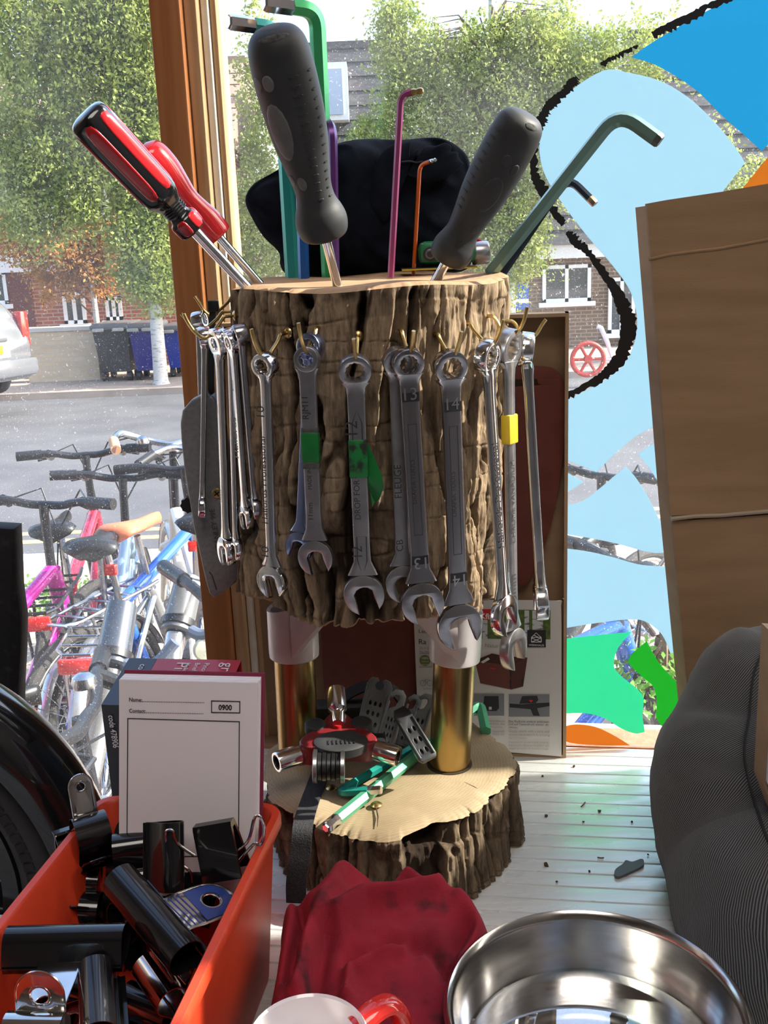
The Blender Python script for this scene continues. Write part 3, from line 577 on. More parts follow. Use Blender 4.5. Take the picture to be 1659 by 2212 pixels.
for s0,ph,ds,dp in((.575,-2.2,.135,.42),(.80,-2.12,.035,.2),(.79,-2.62,.035,.22),(.315,-2.0,.035,.22),(.33,-2.55,.03,.2)): patch(sd,M,L,rad,s0,ph,ds,dp,greypatch)
for k in range(15):
    s0=.22+k*.042
    for ph in(-1.28,-.62): patch(sd,M,L,rad,s0,ph,.0055,.17 if ph<-1 else .13,M_('rib_rubber',(.018,.018,.02),rough=.5),'grip_rib',.0005)
patch(sd,M,L,rad,.972,-1.6,.012,.7,M_('worn_rubber',(.035,.035,.036),(.08,.08,.08),scale=300,rough=.9,bump=.5),'worn_end',.0003)
prof2=[(0,.010),(.012,.0125),(.06,.0140),(.11,.0138),(.16,.0122),(.22,.0110),(.32,.0122),(.45,.0145),(.58,.0158),(.72,.0163),(.85,.0160),(.94,.0145),(.985,.0105),(1,.005)]
sd,M,L,rad=handle_thing('screwdriver','grey black soft grip screwdriver leaning right, beside the green grey hex key','screwdriver',(939,611),(972,562),(1138,244),.705,.665,prof2,greyr,.0034)
for s0,ph,ds,dp in((.52,-1.35,.115,.42),(.74,-1.45,.035,.19),(.71,-.95,.035,.17),(.31,-1.62,.035,.2),(.285,-1.05,.032,.2)): patch(sd,M,L,rad,s0,ph,ds,dp,M_('dark_grip',(.032,.032,.034),rough=.6))
for k in range(11): patch(sd,M,L,rad,.36+k*.05,-2.5,.006,.22,M_('rib_rubber',(.018,.018,.02)),'grip_rib',.0005)
patch(sd,M,L,rad,.965,-1.1,.014,.35,MT['worn_rubber'],'worn_end',.0003)
A=M@V((-.0015,-rad(.13)-.0003,.2*L)); B=M@V((-.0015,-rad(.2)-.0003,.08*L)); textline(A,B,'350 PH',(M.to_3x3()@V((0,-1,0))),M_('print_black',(.004,.004,.004)),sd,lift=.0006)
prof3=[(0,.0085),(.01,.0098),(.10,.0102),(.135,.0078),(.16,.0072),(.20,.0074),(.235,.0085),(.29,.0118),(.36,.0132),(.6,.0137),(.9,.0140),(.965,.0132),(.99,.0105),(1,.006)]
fl6=lambda a,h:1-.07*abs(math.cos(3*a))
sd,M,L,rad=handle_thing('screwdriver','red and black fluted screwdriver leaning far to the left','screwdriver',(530,617),(398,500),(180,243),.705,.655,prof3,M_('gloss_black',(.006,.006,.007),rough=.15,coat=.5),.0036,fl6,72)
for k in range(6):
    ph=PH-.26+k*PI/3
    patch(sd,M,L,rad,.635,ph,.30,.33,redp,'red_panel',.0005,4.5,fl6); patch(sd,M,L,rad,.065,ph,.055,.36,redp,'red_collar_panel',.0005,4,fl6)
for k in range(4): obj('neck_groove',MB().tube([M@V((.0076*math.cos(a),.0076*math.sin(a),L*(.165+.018*k))) for a in np.linspace(0,2*PI,24,endpoint=False)],.0005,6,closed=True),blackp,sd)
prof4=[(0,.0095),(.02,.0112),(.18,.0115),(.30,.0100),(.42,.0092),(.55,.0112),(.72,.0138),(.88,.0138),(.96,.011),(1,.005)]
handle_thing('screwdriver','plain glossy red screwdriver behind the red and black one','screwdriver',(548,598),(462,512),(304,318),.775,.745,prof4,M_('gloss_red',(.55,.02,.025),rough=.18,coat=.5),.0032)
# ================================================================== hex keys in the top of the log
def hexkey(label,pts,Ys,r,mat,tipmat=None,tiplen=.012,ball=True,bend=.012,group='coloured hex keys in the log'):
    P=[atY(p[0],p[1],y) for p,y in zip(pts,Ys)]; path=[P[0]]
    for i in range(1,len(P)-1):
        a=(P[i-1]-P[i]).normalized(); b=(P[i+1]-P[i]).normalized(); bb=min(bend,(P[i+1]-P[i]).length*.45)
        for u in np.linspace(0,1,8): path.append((P[i]+a*bb)*(1-u)**2+P[i]*2*u*(1-u)+(P[i]+b*bb)*u*u)
    d=(P[-1]-P[-2]).normalized(); path.append(P[-1]-d*tiplen)
    o=thing('hex_key',label,'hex key',P[0],group=group); obj('body',MB().tube(path,r,6),mat,o)
    t0=P[-1]-d*tiplen
    pts2=[t0,P[-1]-d*r*2.6,P[-1]-d*r*1.9,P[-1]-d*r*1.3,P[-1]-d*r*.5,P[-1]] if ball else [t0,P[-1]-d*r*.3,P[-1]]
    rr=[r*.99,r*.99,r*.72,r*.95,r*.95,r*.55] if ball else [r*.99,r*.99,r*.8]
    # same roll as the body
    obj('bare_tip',MB().tube(pts2,rr,6),tipmat or chrome,o); return o
kc=lambda n,c,**k:M_('key_'+n,c,rough=.28,metal=.35,**k)
k2=.36/F*1.0
hexkey('dark green hex key whose bare end points left above the big screwdriver',[(632,606),(600,62),(492,47)],(.80,.80,.78),.0055,kc('teal',(.02,.26,.25)),tiplen=.02,ball=False)
hexkey('tall bright green hex key, tallest of all, behind the big screwdriver',[(712,606),(684,22),(568,6)],(.815,.79,.77),.0060,kc('green',(.05,.42,.16)),tiplen=.022,ball=False)
hexkey('blue hex key standing behind the big screwdriver',[(657,607),(648,330),(610,322)],(.785,.785,.80),.0042,kc('blue',(.015,.10,.36)))
hexkey('purple hex key with rounded bend beside the big screwdriver',[(724,605),(718,268),(690,262)],(.79,.79,.82),.0035,kc('purple',(.10,.03,.17)))
hexkey('slim magenta hex key standing alone in the middle of the log',[(844,600),(866,203),(914,195)],(.745,.745,.74),.0024,kc('pink',(.30,.06,.16)),tipmat=brass,tiplen=.008,bend=.008)
hexkey('thin orange hex key in front of the black cloth',[(893,598),(907,356),(942,345)],(.785,.790,.775),.0015,kc('orange',(.62,.12,.015)),tiplen=.007,bend=.006)
hexkey('thick grey green hex key leaning right in front of the light blue film',[(1058,592),(1336,240),(1427,306)],(.745,.70,.69),.0048,kc('greygreen',(.16,.28,.24)),tipmat=M_('dull_tip',(.1,.12,.12),metal=.6,rough=.5),tiplen=.004,ball=False,bend=.02)
hexkey('dark blue black hex key with copper tip behind the grey green one',[(1085,592),(1226,381),(1286,441)],(.79,.775,.765),.0030,kc('black',(.02,.03,.05)),tipmat=M_('copper',(.5,.3,.22),metal=1,rough=.3),tiplen=.006,ball=False,bend=.012)
# ================================================================== soft goods
def blob(outline,Yc,hy,seed=0,fold=.006,freq=28,n=160,m=72,flat=.75,squash=None):
    P=[atY(x,y,Yc) for x,y in crom(outline,8)]; q=np.array([(p.x,p.z) for p in P]); c=q.mean(0)
    an=np.arctan2(q[:,1]-c[1],q[:,0]-c[0]); rr=np.hypot(*(q-c).T); o=np.argsort(an); an=an[o]; rr=rr[o]
    A=np.linspace(-PI,PI,n,endpoint=False); ra=np.interp(A,an,rr,period=2*PI)
    lat=np.linspace(-PI/2,PI/2,m); T,Lt=np.meshgrid(A,lat); rad=np.tile(ra,(m,1)); cl=np.cos(Lt)**flat
    X=c[0]+rad*cl*np.cos(T); Z=c[1]+rad*cl*np.sin(T); Y=Yc-hy*np.sin(Lt)
    W=np.c_[X.ravel(),Y.ravel(),Z.ravel()]; wq=W+(np.c_[fbm(W*22,2,seed),fbm(W*22,2,seed+7),fbm(W*22,2,seed+13)]-.5)*.07
    f=1-np.abs(2*fbm(wq*np.array([1,.6,.7])*freq,2,seed+3)-1)*1.6; f=f.reshape(T.shape)
    k=fold*(f-.5)*cl; Y-=k*1.2; X+=k*np.cos(T)*.35*(1-cl**4); Z+=k*np.sin(T)*.35*(1-cl**4)
    return MB().grid(np.c_[X.ravel(),Y.ravel(),Z.ravel()],n,m,True)
cloth=pm('black_cotton',(.006,.008,.014),(.010,.013,.021),scale=50,rough=1,bump=.25,bscale=1800,spec=.1)
o=thing('cloth_cap','crumpled black cloth cap lying behind the hex keys on the log','cap',atY(780,600,.85))
mb=blob([(532,432),(548,400),(600,368),(640,345),(700,330),(735,310),(800,298),(860,303),(905,298),(950,300),(985,315),(1010,345),(1018,400),(1022,500),(1015,575),(960,592),(860,600),(740,602),(660,598),(620,592),(606,572),(604,545),(570,510),(545,468)],.852,.034,3,.012,30)
obj('crown',mb,cloth,o,ang=80)
def seam(pts,Y,r=.0007): return MB().tube([atY(x,y,Y) for x,y in crom(pts,6,False)],r,6)
obj('brim',blob([(1005,350),(940,318),(890,330),(880,372),(862,420),(850,452),(830,485),(815,470),(795,440),(800,380),(830,325),(870,308),(930,304),(985,318)],.822,.009,8,.006,30,90,40),cloth,o,ang=80)
obj('seam_stitching',seam([(868,350),(885,348),(900,351),(913,348)],.811,.0006),M_('thread',(.03,.032,.04),rough=.9),o)
# red rag
def drape(outline,plane,amps,seed,n=150,m=46,drop=True):
    ol=crom(outline,8); q=np.array(ol); c=np.array([(q[:,0].min()+q[:,0].max())/2,(q[:,1].min()+q[:,1].max())/2+30]); N=len(q)
    rings=list(np.linspace(.0,1,m)); pts=[]
    for r_ in rings:
        for x,y in c+(q-c)*r_:
            p=plane(x,y); h=0
            for poly,w_,a in amps:
                d=1e9
                for (x0,y0),(x1,y1) in zip(poly,poly[1:]):
                    t=max(0,min(1,((x-x0)*(x1-x0)+(y-y0)*(y1-y0))/((x1-x0)**2+(y1-y0)**2))); d=min(d,math.hypot(x-x0-t*(x1-x0),y-y0-t*(y1-y0)))
                h+=a*math.exp(-(d/w_)**2)
            h*=1-max(0,(r_-.72)/.28)**2
            e=1-max(0,(r_-.86)/.14)**2*.35
            pts.append((p.x,p.y,max(.003,(p.z+h)*e)))
    P=np.array(pts); P[:,2]+=.005*(fbm(P*np.array([60,60,1]),3,seed)-.5)+.006*(fbm(P*np.array([25,25,1]),2,seed+5)-.5)
    last=P[-N:].copy(); cc=P.mean(0)
    for k,(s,zf) in enumerate(((1.015,.6),(1.02,.25),(1.0,.0))):
        l2=last.copy(); l2[:,:2]=cc[:2]+(l2[:,:2]-cc[:2])*s; l2[:,2]=np.maximum(.0015,last[:,2]*zf); P=np.r_[P,l2]
    return MB().grid(P,N,m+3,True)
ragm=pm('red_cotton',(.30,.012,.028),(.20,.008,.02),scale=25,rough=.95,bump=.3,bscale=1300)
def stain(mt):
    t=mt.node_tree; b=t.nodes['Principled BSDF']; src=b.inputs['Base Color'].links[0].from_socket
    tc=t.nodes.new('ShaderNodeTexCoord'); n=t.nodes.new('ShaderNodeTexNoise'); n.inputs['Scale'].default_value=38; n.inputs['Detail'].default_value=7; t.links.new(tc.outputs['Object'],n.inputs[0])
    r=t.nodes.new('ShaderNodeMapRange'); r.inputs[1].default_value=.55; r.inputs[2].default_value=.68; r.inputs[4].default_value=.85; t.links.new(n.outputs[0],r.inputs[0])
    mx=t.nodes.new('ShaderNodeMix'); mx.data_type='RGBA'; t.links.new(r.outputs[0],mx.inputs[0]); t.links.new(src,mx.inputs[6]); mx.inputs[7].default_value=(.03,.008,.012,1); t.links.new(mx.outputs[2],b.inputs['Base Color'])
stain(ragm)
def ragplane(x,y):
    zz=.07
    for _ in range(6):
        p=atZ(x,y,zz); zz=max(.03,.04+(p.y-.40)*.17)
    return atZ(x,y,zz)
rag=drape([(606,1935),(640,1915),(690,1890),(715,1853),(745,1842),(785,1852),(815,1872),(850,1866),(880,1846),(915,1858),(950,1872),(1000,1892),(1040,1930),(1060,1968),(1052,2010),(1020,2050),(985,2120),(975,2190),(950,2240),(800,2255),(640,2250),(565,2215),(572,2150),(590,2060),(600,1990)],ragplane,
  [([(735,1862),(705,1940),(665,2040),(640,2140)],26,.012),([(645,1935),(655,1975),(640,2030),(622,2110)],13,-.014),([(890,1856),(950,1885),(948,1912),(870,1938),(790,1945),(730,1985)],17,.012),([(800,1890),(860,1892),(920,1885)],18,-.010),([(870,2045),(800,2068),(755,2095),(748,2160)],14,.010),([(760,2075),(840,2040),(920,2038),(985,2085)],16,-.008),([(1010,1990),(960,2050),(975,2090)],22,-.012),([(1000,1930),(1030,1980)],24,.007),([(610,1930),(612,1990),(590,2090)],12,.008),([(700,2020),(680,2120),(690,2200)],20,-.009)],4)
tag(obj('cleaning_rag',rag,ragm,ang=80),'crumpled red cotton rag with dark grease stains before the log base','rag')
# grey twill bolster of a pet bed
def twill():
    m,t,b=nodes('grey_twill'); b.inputs['Roughness'].default_value=.95; b.inputs['Sheen Weight'].default_value=.15
    at=t.nodes.new('ShaderNodeAttribute'); at.attribute_name='weave'; tc=t.nodes.new('ShaderNodeTexCoord')
    nz=t.nodes.new('ShaderNodeTexNoise'); nz.inputs['Scale'].default_value=45; nz.inputs['Detail'].default_value=5; t.links.new(tc.outputs['Object'],nz.inputs[0])
    ma=t.nodes.new('ShaderNodeMath'); ma.operation='MULTIPLY_ADD'; ma.inputs[1].default_value=7; t.links.new(nz.outputs[0],ma.inputs[0]); t.links.new(at.outputs['Fac'],ma.inputs[2])
    sn=t.nodes.new('ShaderNodeMath'); sn.operation='SINE'; t.links.new(ma.outputs[0],sn.inputs[0])
    wv=t.nodes.new('ShaderNodeMapRange'); wv.inputs[1].default_value=-1; wv.inputs[2].default_value=1; t.links.new(sn.outputs[0],wv.inputs[0])
    cr=t.nodes.new('ShaderNodeValToRGB'); e=cr.color_ramp.elements; e[0].position=.25; e[0].color=(.012,.012,.013,1); e[1].position=.85; e[1].color=(.14,.138,.135,1); t.links.new(wv.outputs[0],cr.inputs[0]); t.links.new(cr.outputs[0],b.inputs['Base Color'])
    bp=t.nodes.new('ShaderNodeBump'); bp.inputs['Strength'].default_value=.4; bp.inputs['Distance'].default_value=.0006; t.links.new(wv.outputs[0],bp.inputs['Height']); t.links.new(bp.outputs[0],b.inputs['Normal']); return m
tw=twill()
bed=thing('pet_bed','grey twill pet bed bolster curving along the right side of the sill','pet bed',(.30,.7,0))
ctr=[((1684,1392),.745,.012),((1676,1403),.742,.027),((1645,1458),.735,.047),((1640,1560),.722,.065),((1635,1660),.705,.078),((1648,1745),.685,.081),((1682,1870),.65,.081),((1722,1990),.605,.081),((1792,2110),.56,.081),((1905,2240),.52,.081),((2060,2360),.48,.08)]
CP=[atY(p[0],p[1],y) for p,y,_ in ctr]; 
pp=crom([(*c,r[2]) for c,r in zip(CP,ctr)],9,False); mb=MB().tube([p[:3] for p in pp],[float(p[3]) for p in pp],84,up0=(0,-1,0)); Pv=np.array(mb.v)
fq=fbm(Pv*np.array([14,14,60]),3,9)-.5; f2=1-np.abs(2*fbm(Pv*np.array([18,18,40]),2,19)-1)
kk=len(pp); cen=np.repeat(np.array([p[:3] for p in pp]),84,0); rd=Pv-cen; rl=np.linalg.norm(rd,axis=1,keepdims=True); 
Pv=Pv+rd/np.maximum(rl,1e-5)*(.004*fq+.004*(f2-.6))[:,None]*np.minimum(1,rl/.03)
Pv[:,2]=np.maximum(Pv[:,2],.0015); mb.v=[tuple(q) for q in Pv]
bme=mb.mesh('bolster',80); ln=np.concatenate([[0],np.cumsum(np.linalg.norm(np.diff(np.array([p[:3] for p in pp]),axis=0),axis=1))])
ph=(np.repeat(ln,84)*math.cos(R(40))+np.tile(np.arange(84)*2*PI/84*-.078,kk)*math.sin(R(40)))*2*PI/.00165
aw=bme.attributes.new('weave','FLOAT','POINT'); aw.data.foreach_set('value',ph.astype(np.float32)); obj('bolster',bme,tw,bed)
sm=MB().tube([V(Pv[i*84+12])+V((0,-.0006,.0006)) for i in range(6,kk)],.0010,8); obj('piping_seam',sm,M_('dark_thread',(.02,.02,.02),rough=.9),bed)
# framed carton edge inside the pet bed, right edge of the view
fb_=thing('paper_fronted_box','cardboard box with printed white paper front, at the right frame edge in the pet bed','box',atY(1650,1700,.60))
fr=[(1668,1368),(1775,1375),(1775,1800),(1684,1785),(1650,1695)]
pts=[atY(x,y,.60) for x,y in fr]; obj('side',MB().prism([(p.x,p.z) for p in pts],.60,.618),M_('tan_board',(.36,.25,.16),(.28,.19,.12),scale=20,rough=.8),fb_)
pts=[atY(x,y,.597) for x,y in((1676,1410),(1775,1410),(1775,1760),(1690,1750),(1657,1690))]; obj('paper_front',MB().prism([(p.x,p.z) for p in pts],.597,.5995),M_('bluish_paper',(.55,.58,.66),rough=.8),fb_)
g=MB()
for i in range(5):
    for k in range(16):
        p=atY(1674+i*9,1480+k*14+rng.random()*4,.5965); g.box((p.x-.0006,.5964,p.z-.0012-.0008*rng.random()),(p.x+.0006,.5969,p.z+.0012))
obj('small_print',g,ink,fb_)
# ================================================================== green tool, utility knife
gt=thing('pocket_multi_level','green folding tool with black bolt and yellow lower edge on the log','tool',atY(965,580,.80))
def pybox(o,name,px0,py0,px1,py1,y0,y1,r,mat,**k):
    a=atY(px0,py1,y0); b=atY(px1,py0,y0); return obj(name,MB().rbox((a.x,y0,a.z),(b.x,y1,b.z),r),mat,o,**k)
pybox(gt,'body',906,517,1030,572,.772,.80,.005,M_('green_enamel',(.01,.17,.06),(.008,.13,.05),scale=30,rough=.35))
pybox(gt,'base_strip',868,574,1032,584,.774,.80,.001,M_('yellow_black',(.03,.03,.02),rough=.5)); pybox(gt,'yellow_edge',868,579,1032,582,.7735,.776,.0003,M_('yellow_edge',(.6,.42,.03),rough=.5))
c=atY(929,549,.7715)
for r_,y_,mt in((.0052,.0006,blackr),(.0037,.0014,M_('bolt_grey',(.12,.12,.125),rough=.4,metal=.5)),(.0022,.0022,blackr)): obj('bolt_ring',MB().lathe([(.0001,-.001),(r_,-.001),(r_,y_*.8),(r_*.85,y_),(.0001,y_)],axisM(c,c+V((0,-1,0)),V((0,0,1))),24),mt,gt)
a=atY(1020,548,.785); obj('end_cylinder',MB().lathe([(.0001,0),(.0082,0),(.0085,.001),(.0085,.011),(.0078,.0125),(.0001,.0125)],axisM(a,a+V((1,0,.05))),28),M_('cylinder_grey',(.45,.44,.47),metal=.9,rough=.3),gt)
a=atY(1030,520,.785); obj('red_band',MB().tube([atY(x,y,.79) for x,y in((1026,515),(1040,522),(1052,538),(1050,545))],.0012,8),redp,gt)
kn=thing('utility_knife','grey metal utility knife hanging by a black cable tie at the left of the log','knife',atY(455,860,.775))
km=pm('grey_cast_metal',(.20,.20,.205),(.25,.25,.25),scale=300,rough=.42,metal=.35,bump=.05,bscale=800)
ko=[(447,853),(452,862),(460,858),(470,872),(482,930),(494,1010),(506,1110),(516,1200),(513,1243),(490,1262),(467,1277),(461,1272),(452,1240),(440,1185),(429,1137),(418,1070),(408,1007),(402,950),(400,912),(404,886),(421,866)]
pk=[atY(x,y,.772) for x,y in ko]; kb=plate([[(p.x,p.z) for p in pk]],.009,.0022,2); g=MB(); g.add(kb.v,kb.f,MX.Translation((0,.772,0))); obj('body',g,km,kn)
c=atY(469,1066,.7628)
obj('screw',MB().lathe([(.0001,-.001),(.0042,-.001),(.0042,.0002),(.0034,.0010),(.0001,.0013)],axisM(c,c+V((0,-1,0)),V((0,0,1))),26),brass,kn)
g=MB()
for a_ in(.6,.6+PI/2): g.box((-.0026,-.0005,-.0002),(.0026,.0005,.0015),axisM(c,c+V((0,-1,0)),V((0,0,1)))@MX.Rotation(a_,4,'Z'))
obj('cross_slot',g,M_('slot_dark',(.02,.02,.015)),kn)
textline(atY(478,1190,.7628),atY(463,1098,.7628),'STANLEY 99E',V((0,-1,0)),M_('relief_grey',(.08,.08,.085),rough=.5,metal=.3),kn,bold=.01)
c=atY(408,1090,.772); obj('slider_knob',MB().lathe([(.0001,-.003),(.006,-.003),(.006,.003),(.0001,.003)],axisM(c,c+V((0,-1,0)),V((0,0,1))),18,flute=lambda a,h:1+.08*math.cos(9*a)),blackp,kn)
obj('nose_line',MB().tube([atY(x,y,.7628) for x,y in((452,1235),(458,1243),(468,1274))],.0005,6),M_('groove',(.05,.05,.05)),kn)
zt=thing('cable_tie','black plastic cable tie with square head holding the utility knife','cable tie',atY(456,858,.775))
P=[atY(x,y,.7755) for x,y in((456,868),(456,800),(457,720),(460,668))]; obj('strap',MB().tube(P,.0024,sec=[(-.25,-1),(.25,-1),(.25,1),(-.25,1)],up0=(0,-1,0)),blackp,zt)
c=atY(461,661,.7755); obj('head',MB().rbox((c.x-.004,c.y-.003,c.z-.0042),(c.x+.004,c.y+.003,c.z+.0042),.001),blackp,zt)
# ================================================================== carton tray with printed card behind the stand
CO=.0275; CPt=G0-GN*CO
def atC(x,y,lift=0): return atP(x,y,CPt-GN*lift,GN)
def flatC(px,lift,th=.0002):
    q=[atC(x,y,lift) for x,y in px]; pl=[((p-G0).dot(GX),p.z) for p in q]
    mb=MB(); mb.prism(pl,0,th,frame(G0-GN*(CO+lift),GX,GN,V((0,0,1)))); return mb
tr=thing('carton_tray','shallow brown cardboard tray leaning on the glass behind the log','carton',atC(900,1630))
xl=gx(atC(492,1400)); xr=gx(atC(1226,1150)); zt_=atC(1233,676).z; d0=.0035; d1=CO
obj('back_panel',GF(xl,xr,.002,zt_,d0,d0+.003),card,tr)
edge=pm('cardboard_edge',(.42,.29,.18),(.36,.24,.14),scale=40,rough=.85)
for a in((xl,xl+.003,.002,zt_),(xr-.003,xr,.002,zt_)): obj('side_wall',GF(*a,d0,d1),edge,tr)
for a in((xl,xr,zt_-.003,zt_),(xl,xr,.0,.003)): obj('end_wall',GF(*a,d0,d1-.0002),edge,tr)
fib=pm('red_brown_fibreboard',(.16,.035,.022),(.13,.028,.018),scale=60,rough=.55)
def boardpiece(label,px,holes,dd):
    off=dd; pl=[((p-G0).dot(GX),p.z) for p in (atG(x,y,off) for x,y in px)]; hs=[[((p-G0).dot(GX),p.z) for p in (atG(x,y,off) for x,y in h)] for h in holes]
    mb=plate([pl]+hs,.0015,.0002); g=MB(); g.add(mb.v,mb.f,frame(G0-GN*off,GX,GN,V((0,0,1)))); o=tag(obj('fibreboard_panel',g,fib),label,'board'); return o
slot=[(x,y) for x,y in crom([(1010,822),(1150,818),(1160,820),(1162,827),(1158,833),(1010,838)],4)]
boardpiece('red brown fibreboard panel with rounded corner and slot in the carton tray',smooth_outline([(960,800,C),(1100,793),(1175,792),(1205,803),(1220,830),(1222,870),(1216,984),(1193,1119),(1162,1215),(1143,1250),(1118,1264),(960,1264,C)]),[slot],.016)
boardpiece('dark red fibreboard panel low behind the gold legs',smooth_outline([(690,1290,C),(896,1290,C),(905,1590,C),(720,1590,C),(702,1500),(696,1400)]),[],.0205)
cd=thing('printed_card','white printed product card in German standing at the tray front','card',atC(1050,1630))
obj('sheet',flatC(smooth_outline([(892,1292,C),(1050,1296),(1204,1298),(1212,1306),(1213,1450),(1213,1634,C),(1060,1622),(905,1610,C)]),.002,.0006),M_('card_white',(.60,.57,.54),rough=.6),cd)
def pr_(px,mat,lift=.0024,name='print'): return obj(name,flatC(px,lift,.0003),mat,cd)
def rect(a,b,c,d): return [(a,b),(c,b),(c,d),(a,d)]
fgr=M_('print_forest',(.05,.10,.02),(.12,.17,.04),scale=260,rough=.6); ggr=M_('print_grey',(.20,.20,.215),rough=.6); bkr=M_('print_dark',(.02,.02,.022),rough=.6); pwh=M_('print_white',(.6,.6,.6),rough=.6); prd=M_('print_red',(.55,.02,.02),rough=.6)
pr_([(985,1316),(1189,1318),(1189,1381),(985,1379)],fgr,name='photo_print')
for x0,x1 in((1042,1053),(1133,1143),(1150,1173)): pr_(rect(x0,1319,x1,1380),M_('print_birch',(.55,.56,.58),(.12,.12,.13),scale=240,rough=.6,lo=.55,hi=.62,stretch=(.4,1,1.6)),.0026,'photo_print')
pr_(rect(985,1316,1068,1339),prd,.0028,'logo_box'); T=lambda x0,y0,x1,y1,s,m=inkg,lift=.0029,**k: textline(atC(x0,y0,lift),atC(x1,y1,lift),s,-GN,m,cd,lift=.0003,**k)
T(1000,1336,1067,1337,'KLICKfix',inkw,bold=.02)
pr_(rect(1139,1361,1179,1398),bkr,.0030,'logo_box')
T(1142,1395,1175,1396,'WERKHAUS',inkw,.0031)
lg=MB()
for seg in(((1148,1387),(1148,1377),(1158,1367),(1169,1377),(1169,1387)),((1148,1377),(1169,1377)),((1148,1378),(1169,1387)),((1169,1378),(1148,1387)),((1148,1387),(1169,1387)),((1153,1372),(1164,1377))): lg.tube([atC(x,y,.0031) for x,y in seg],.0003,6)
obj('house_logo',lg,inkw,cd)
T(905,1391,921,1391.5,'Ra',ink); T(905,1367,928,1368,'Lenk',ink); T(1033,1397,1077,1399,'r · Natur',inkg); T(906,1402,930,1402.5,'32 × 23',inkg); T(906,1409,929,1409.5,'3kg max.',inkg)
for y in(1411,1441): pr_(rect(906,y,933,y+.8),inkg)
cc=[(918+11.5*math.cos(a),1427+11.5*math.sin(a)) for a in np.linspace(0,2*PI,28,endpoint=False)]; pr_(cc,M_('print_olive',(.15,.19,.03),rough=.6),.0026,'round_badge')
for i,s in enumerate(('100%','MADE IN','GERMANY')): T(911,1424+i*6,926,1424+i*6,s,inkw,.0028)
q=MB(); 
for cx_ in(914,929): q.tube([atC(cx_+6*math.cos(a),1476+6*math.sin(a),.0025) for a in np.linspace(0,2*PI,20,endpoint=False)],.0002,5,closed=True)
q.tube([atC(x,y,.0025) for x,y in((914,1476),(919,1468),(928,1468),(921,1476),(919,1468))],.0002,5); obj('bicycle_icon',q,inkg,cd); T(914,1489,934,1489,'Lenker',inkg)
Z2=lambda L:[(860+x*.229,1280+y*.229) for x,y in L]
bk1=M_('print_brown',(.15,.04,.03),rough=.6); bk2=M_('print_brown_dark',(.09,.025,.02),rough=.6)
pr_(Z2([(725,640),(885,575),(1000,600),(1215,615),(1045,690)]),M_('print_brown_in',(.06,.02,.015),rough=.6),.0026,'basket_print'); pr_(Z2([(725,640),(1045,690),(1065,915),(775,855)]),bk1,.0027,'basket_print'); pr_(Z2([(1045,690),(1220,615),(1180,885),(1065,915)]),bk2,.0027,'basket_print')
pr_(Z2([(780,655),(850,612),(865,630),(800,668)]),pwh,.0029,'basket_print'); pr_(Z2([(870,708),(918,714),(915,726),(868,720)]),prd,.0029,'basket_print')
for y in(720,825): pr_(Z2([(1050,y),(1066,y),(1068,y+75),(1054,y+75)]),bkr,.0029,'basket_print')
pr_(Z2([(1160,830),(1182,780),(1178,840),(1165,890)]),bkr,.0029,'basket_print')
pr_(rect(1020,1499,1089,1546),ggr,.0025,'photo_print'); pr_(rect(1099,1500,1187,1548),ggr,.0025,'photo_print')
pr_([(1046,1504),(1077,1504),(1078,1530),(1072,1536),(1043,1535)],bkr,.0027,'photo_print'); pr_(rect(1056,1527,1062,1533),pwh,.0029,'photo_print')
pr_([(1128,1504),(1160,1503),(1163,1512),(1157,1519),(1122,1520)],bkr,.0027,'photo_print'); pr_([(1142,1512),(1152,1512),(1147,1518)],prd,.0029,'photo_print')
pr_([(1101,1520),(1128,1522),(1150,1520),(1187,1518),(1187,1525),(1160,1530),(1166,1546),(1152,1546),(1146,1532),(1101,1528)],bkr,.0027,'photo_print')
for (y,s,x0,x1,mm) in((1558,'höhenverstellbarem',1042,1090,inkg),(1564.5,'passend für das',1046,1090,inkg),(1571,'Radadaptersystem',1040,1085,inkg),(1580,'adjustment',1062,1090,inkg),(1587,'plates for',1064,1090,inkg),
   (1560,'Die Radkiste einfach anklicken',1099,1186,ink),(1566,'und auf Tastendruck wieder ab-',1099,1186,ink),(1572,'nehmen.',1099,1119,ink),
   (1581,'Simply attach with a klick and',1099,1186,inkg),(1588,'remove the accessory by pressing',1099,1187,inkg),(1595,'the red button.',1099,1139,inkg),
   (1604,"L'accessoire se verrouille automa-",1099,1186,inkg),(1611,'tiquement. Retirez le panier par',1099,1187,inkg),(1618,'simple pression du bouton rouge.',1099,1186,inkg)): T(x0,y,x1,y+1,s,mm)
# ================================================================== big carton at the right
ct=thing('cardboard_carton','large brown cardboard carton with taped seam at the right edge','carton',atY(1560,1650,.80))
def cface(name,px,y0,y1,mat=card):
    P=[atY(x,y,y0) for x,y in px]; return obj(name,MB().prism([(p.x,p.z) for p in P],y0,y1),mat,ct)
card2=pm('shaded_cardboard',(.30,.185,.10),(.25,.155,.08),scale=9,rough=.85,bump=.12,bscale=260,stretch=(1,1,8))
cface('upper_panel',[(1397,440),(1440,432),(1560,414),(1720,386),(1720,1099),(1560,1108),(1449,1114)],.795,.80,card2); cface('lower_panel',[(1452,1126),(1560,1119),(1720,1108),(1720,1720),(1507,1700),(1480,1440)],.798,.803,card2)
P=[atY(x,y,.803) for x,y in((1400,444),(1715,392),(1715,1718),(1506,1694),(1452,1120))]; obj('carton_body',MB().prism([(p.x,p.z) for p in P],.803,.842),card,ct)
obj('crease',MB().tube([atY(x,y,.7952) for x,y in((1401,560),(1450,549),(1500,543),(1560,536),(1660,517),(1720,507))],.0013,8),card2,ct)
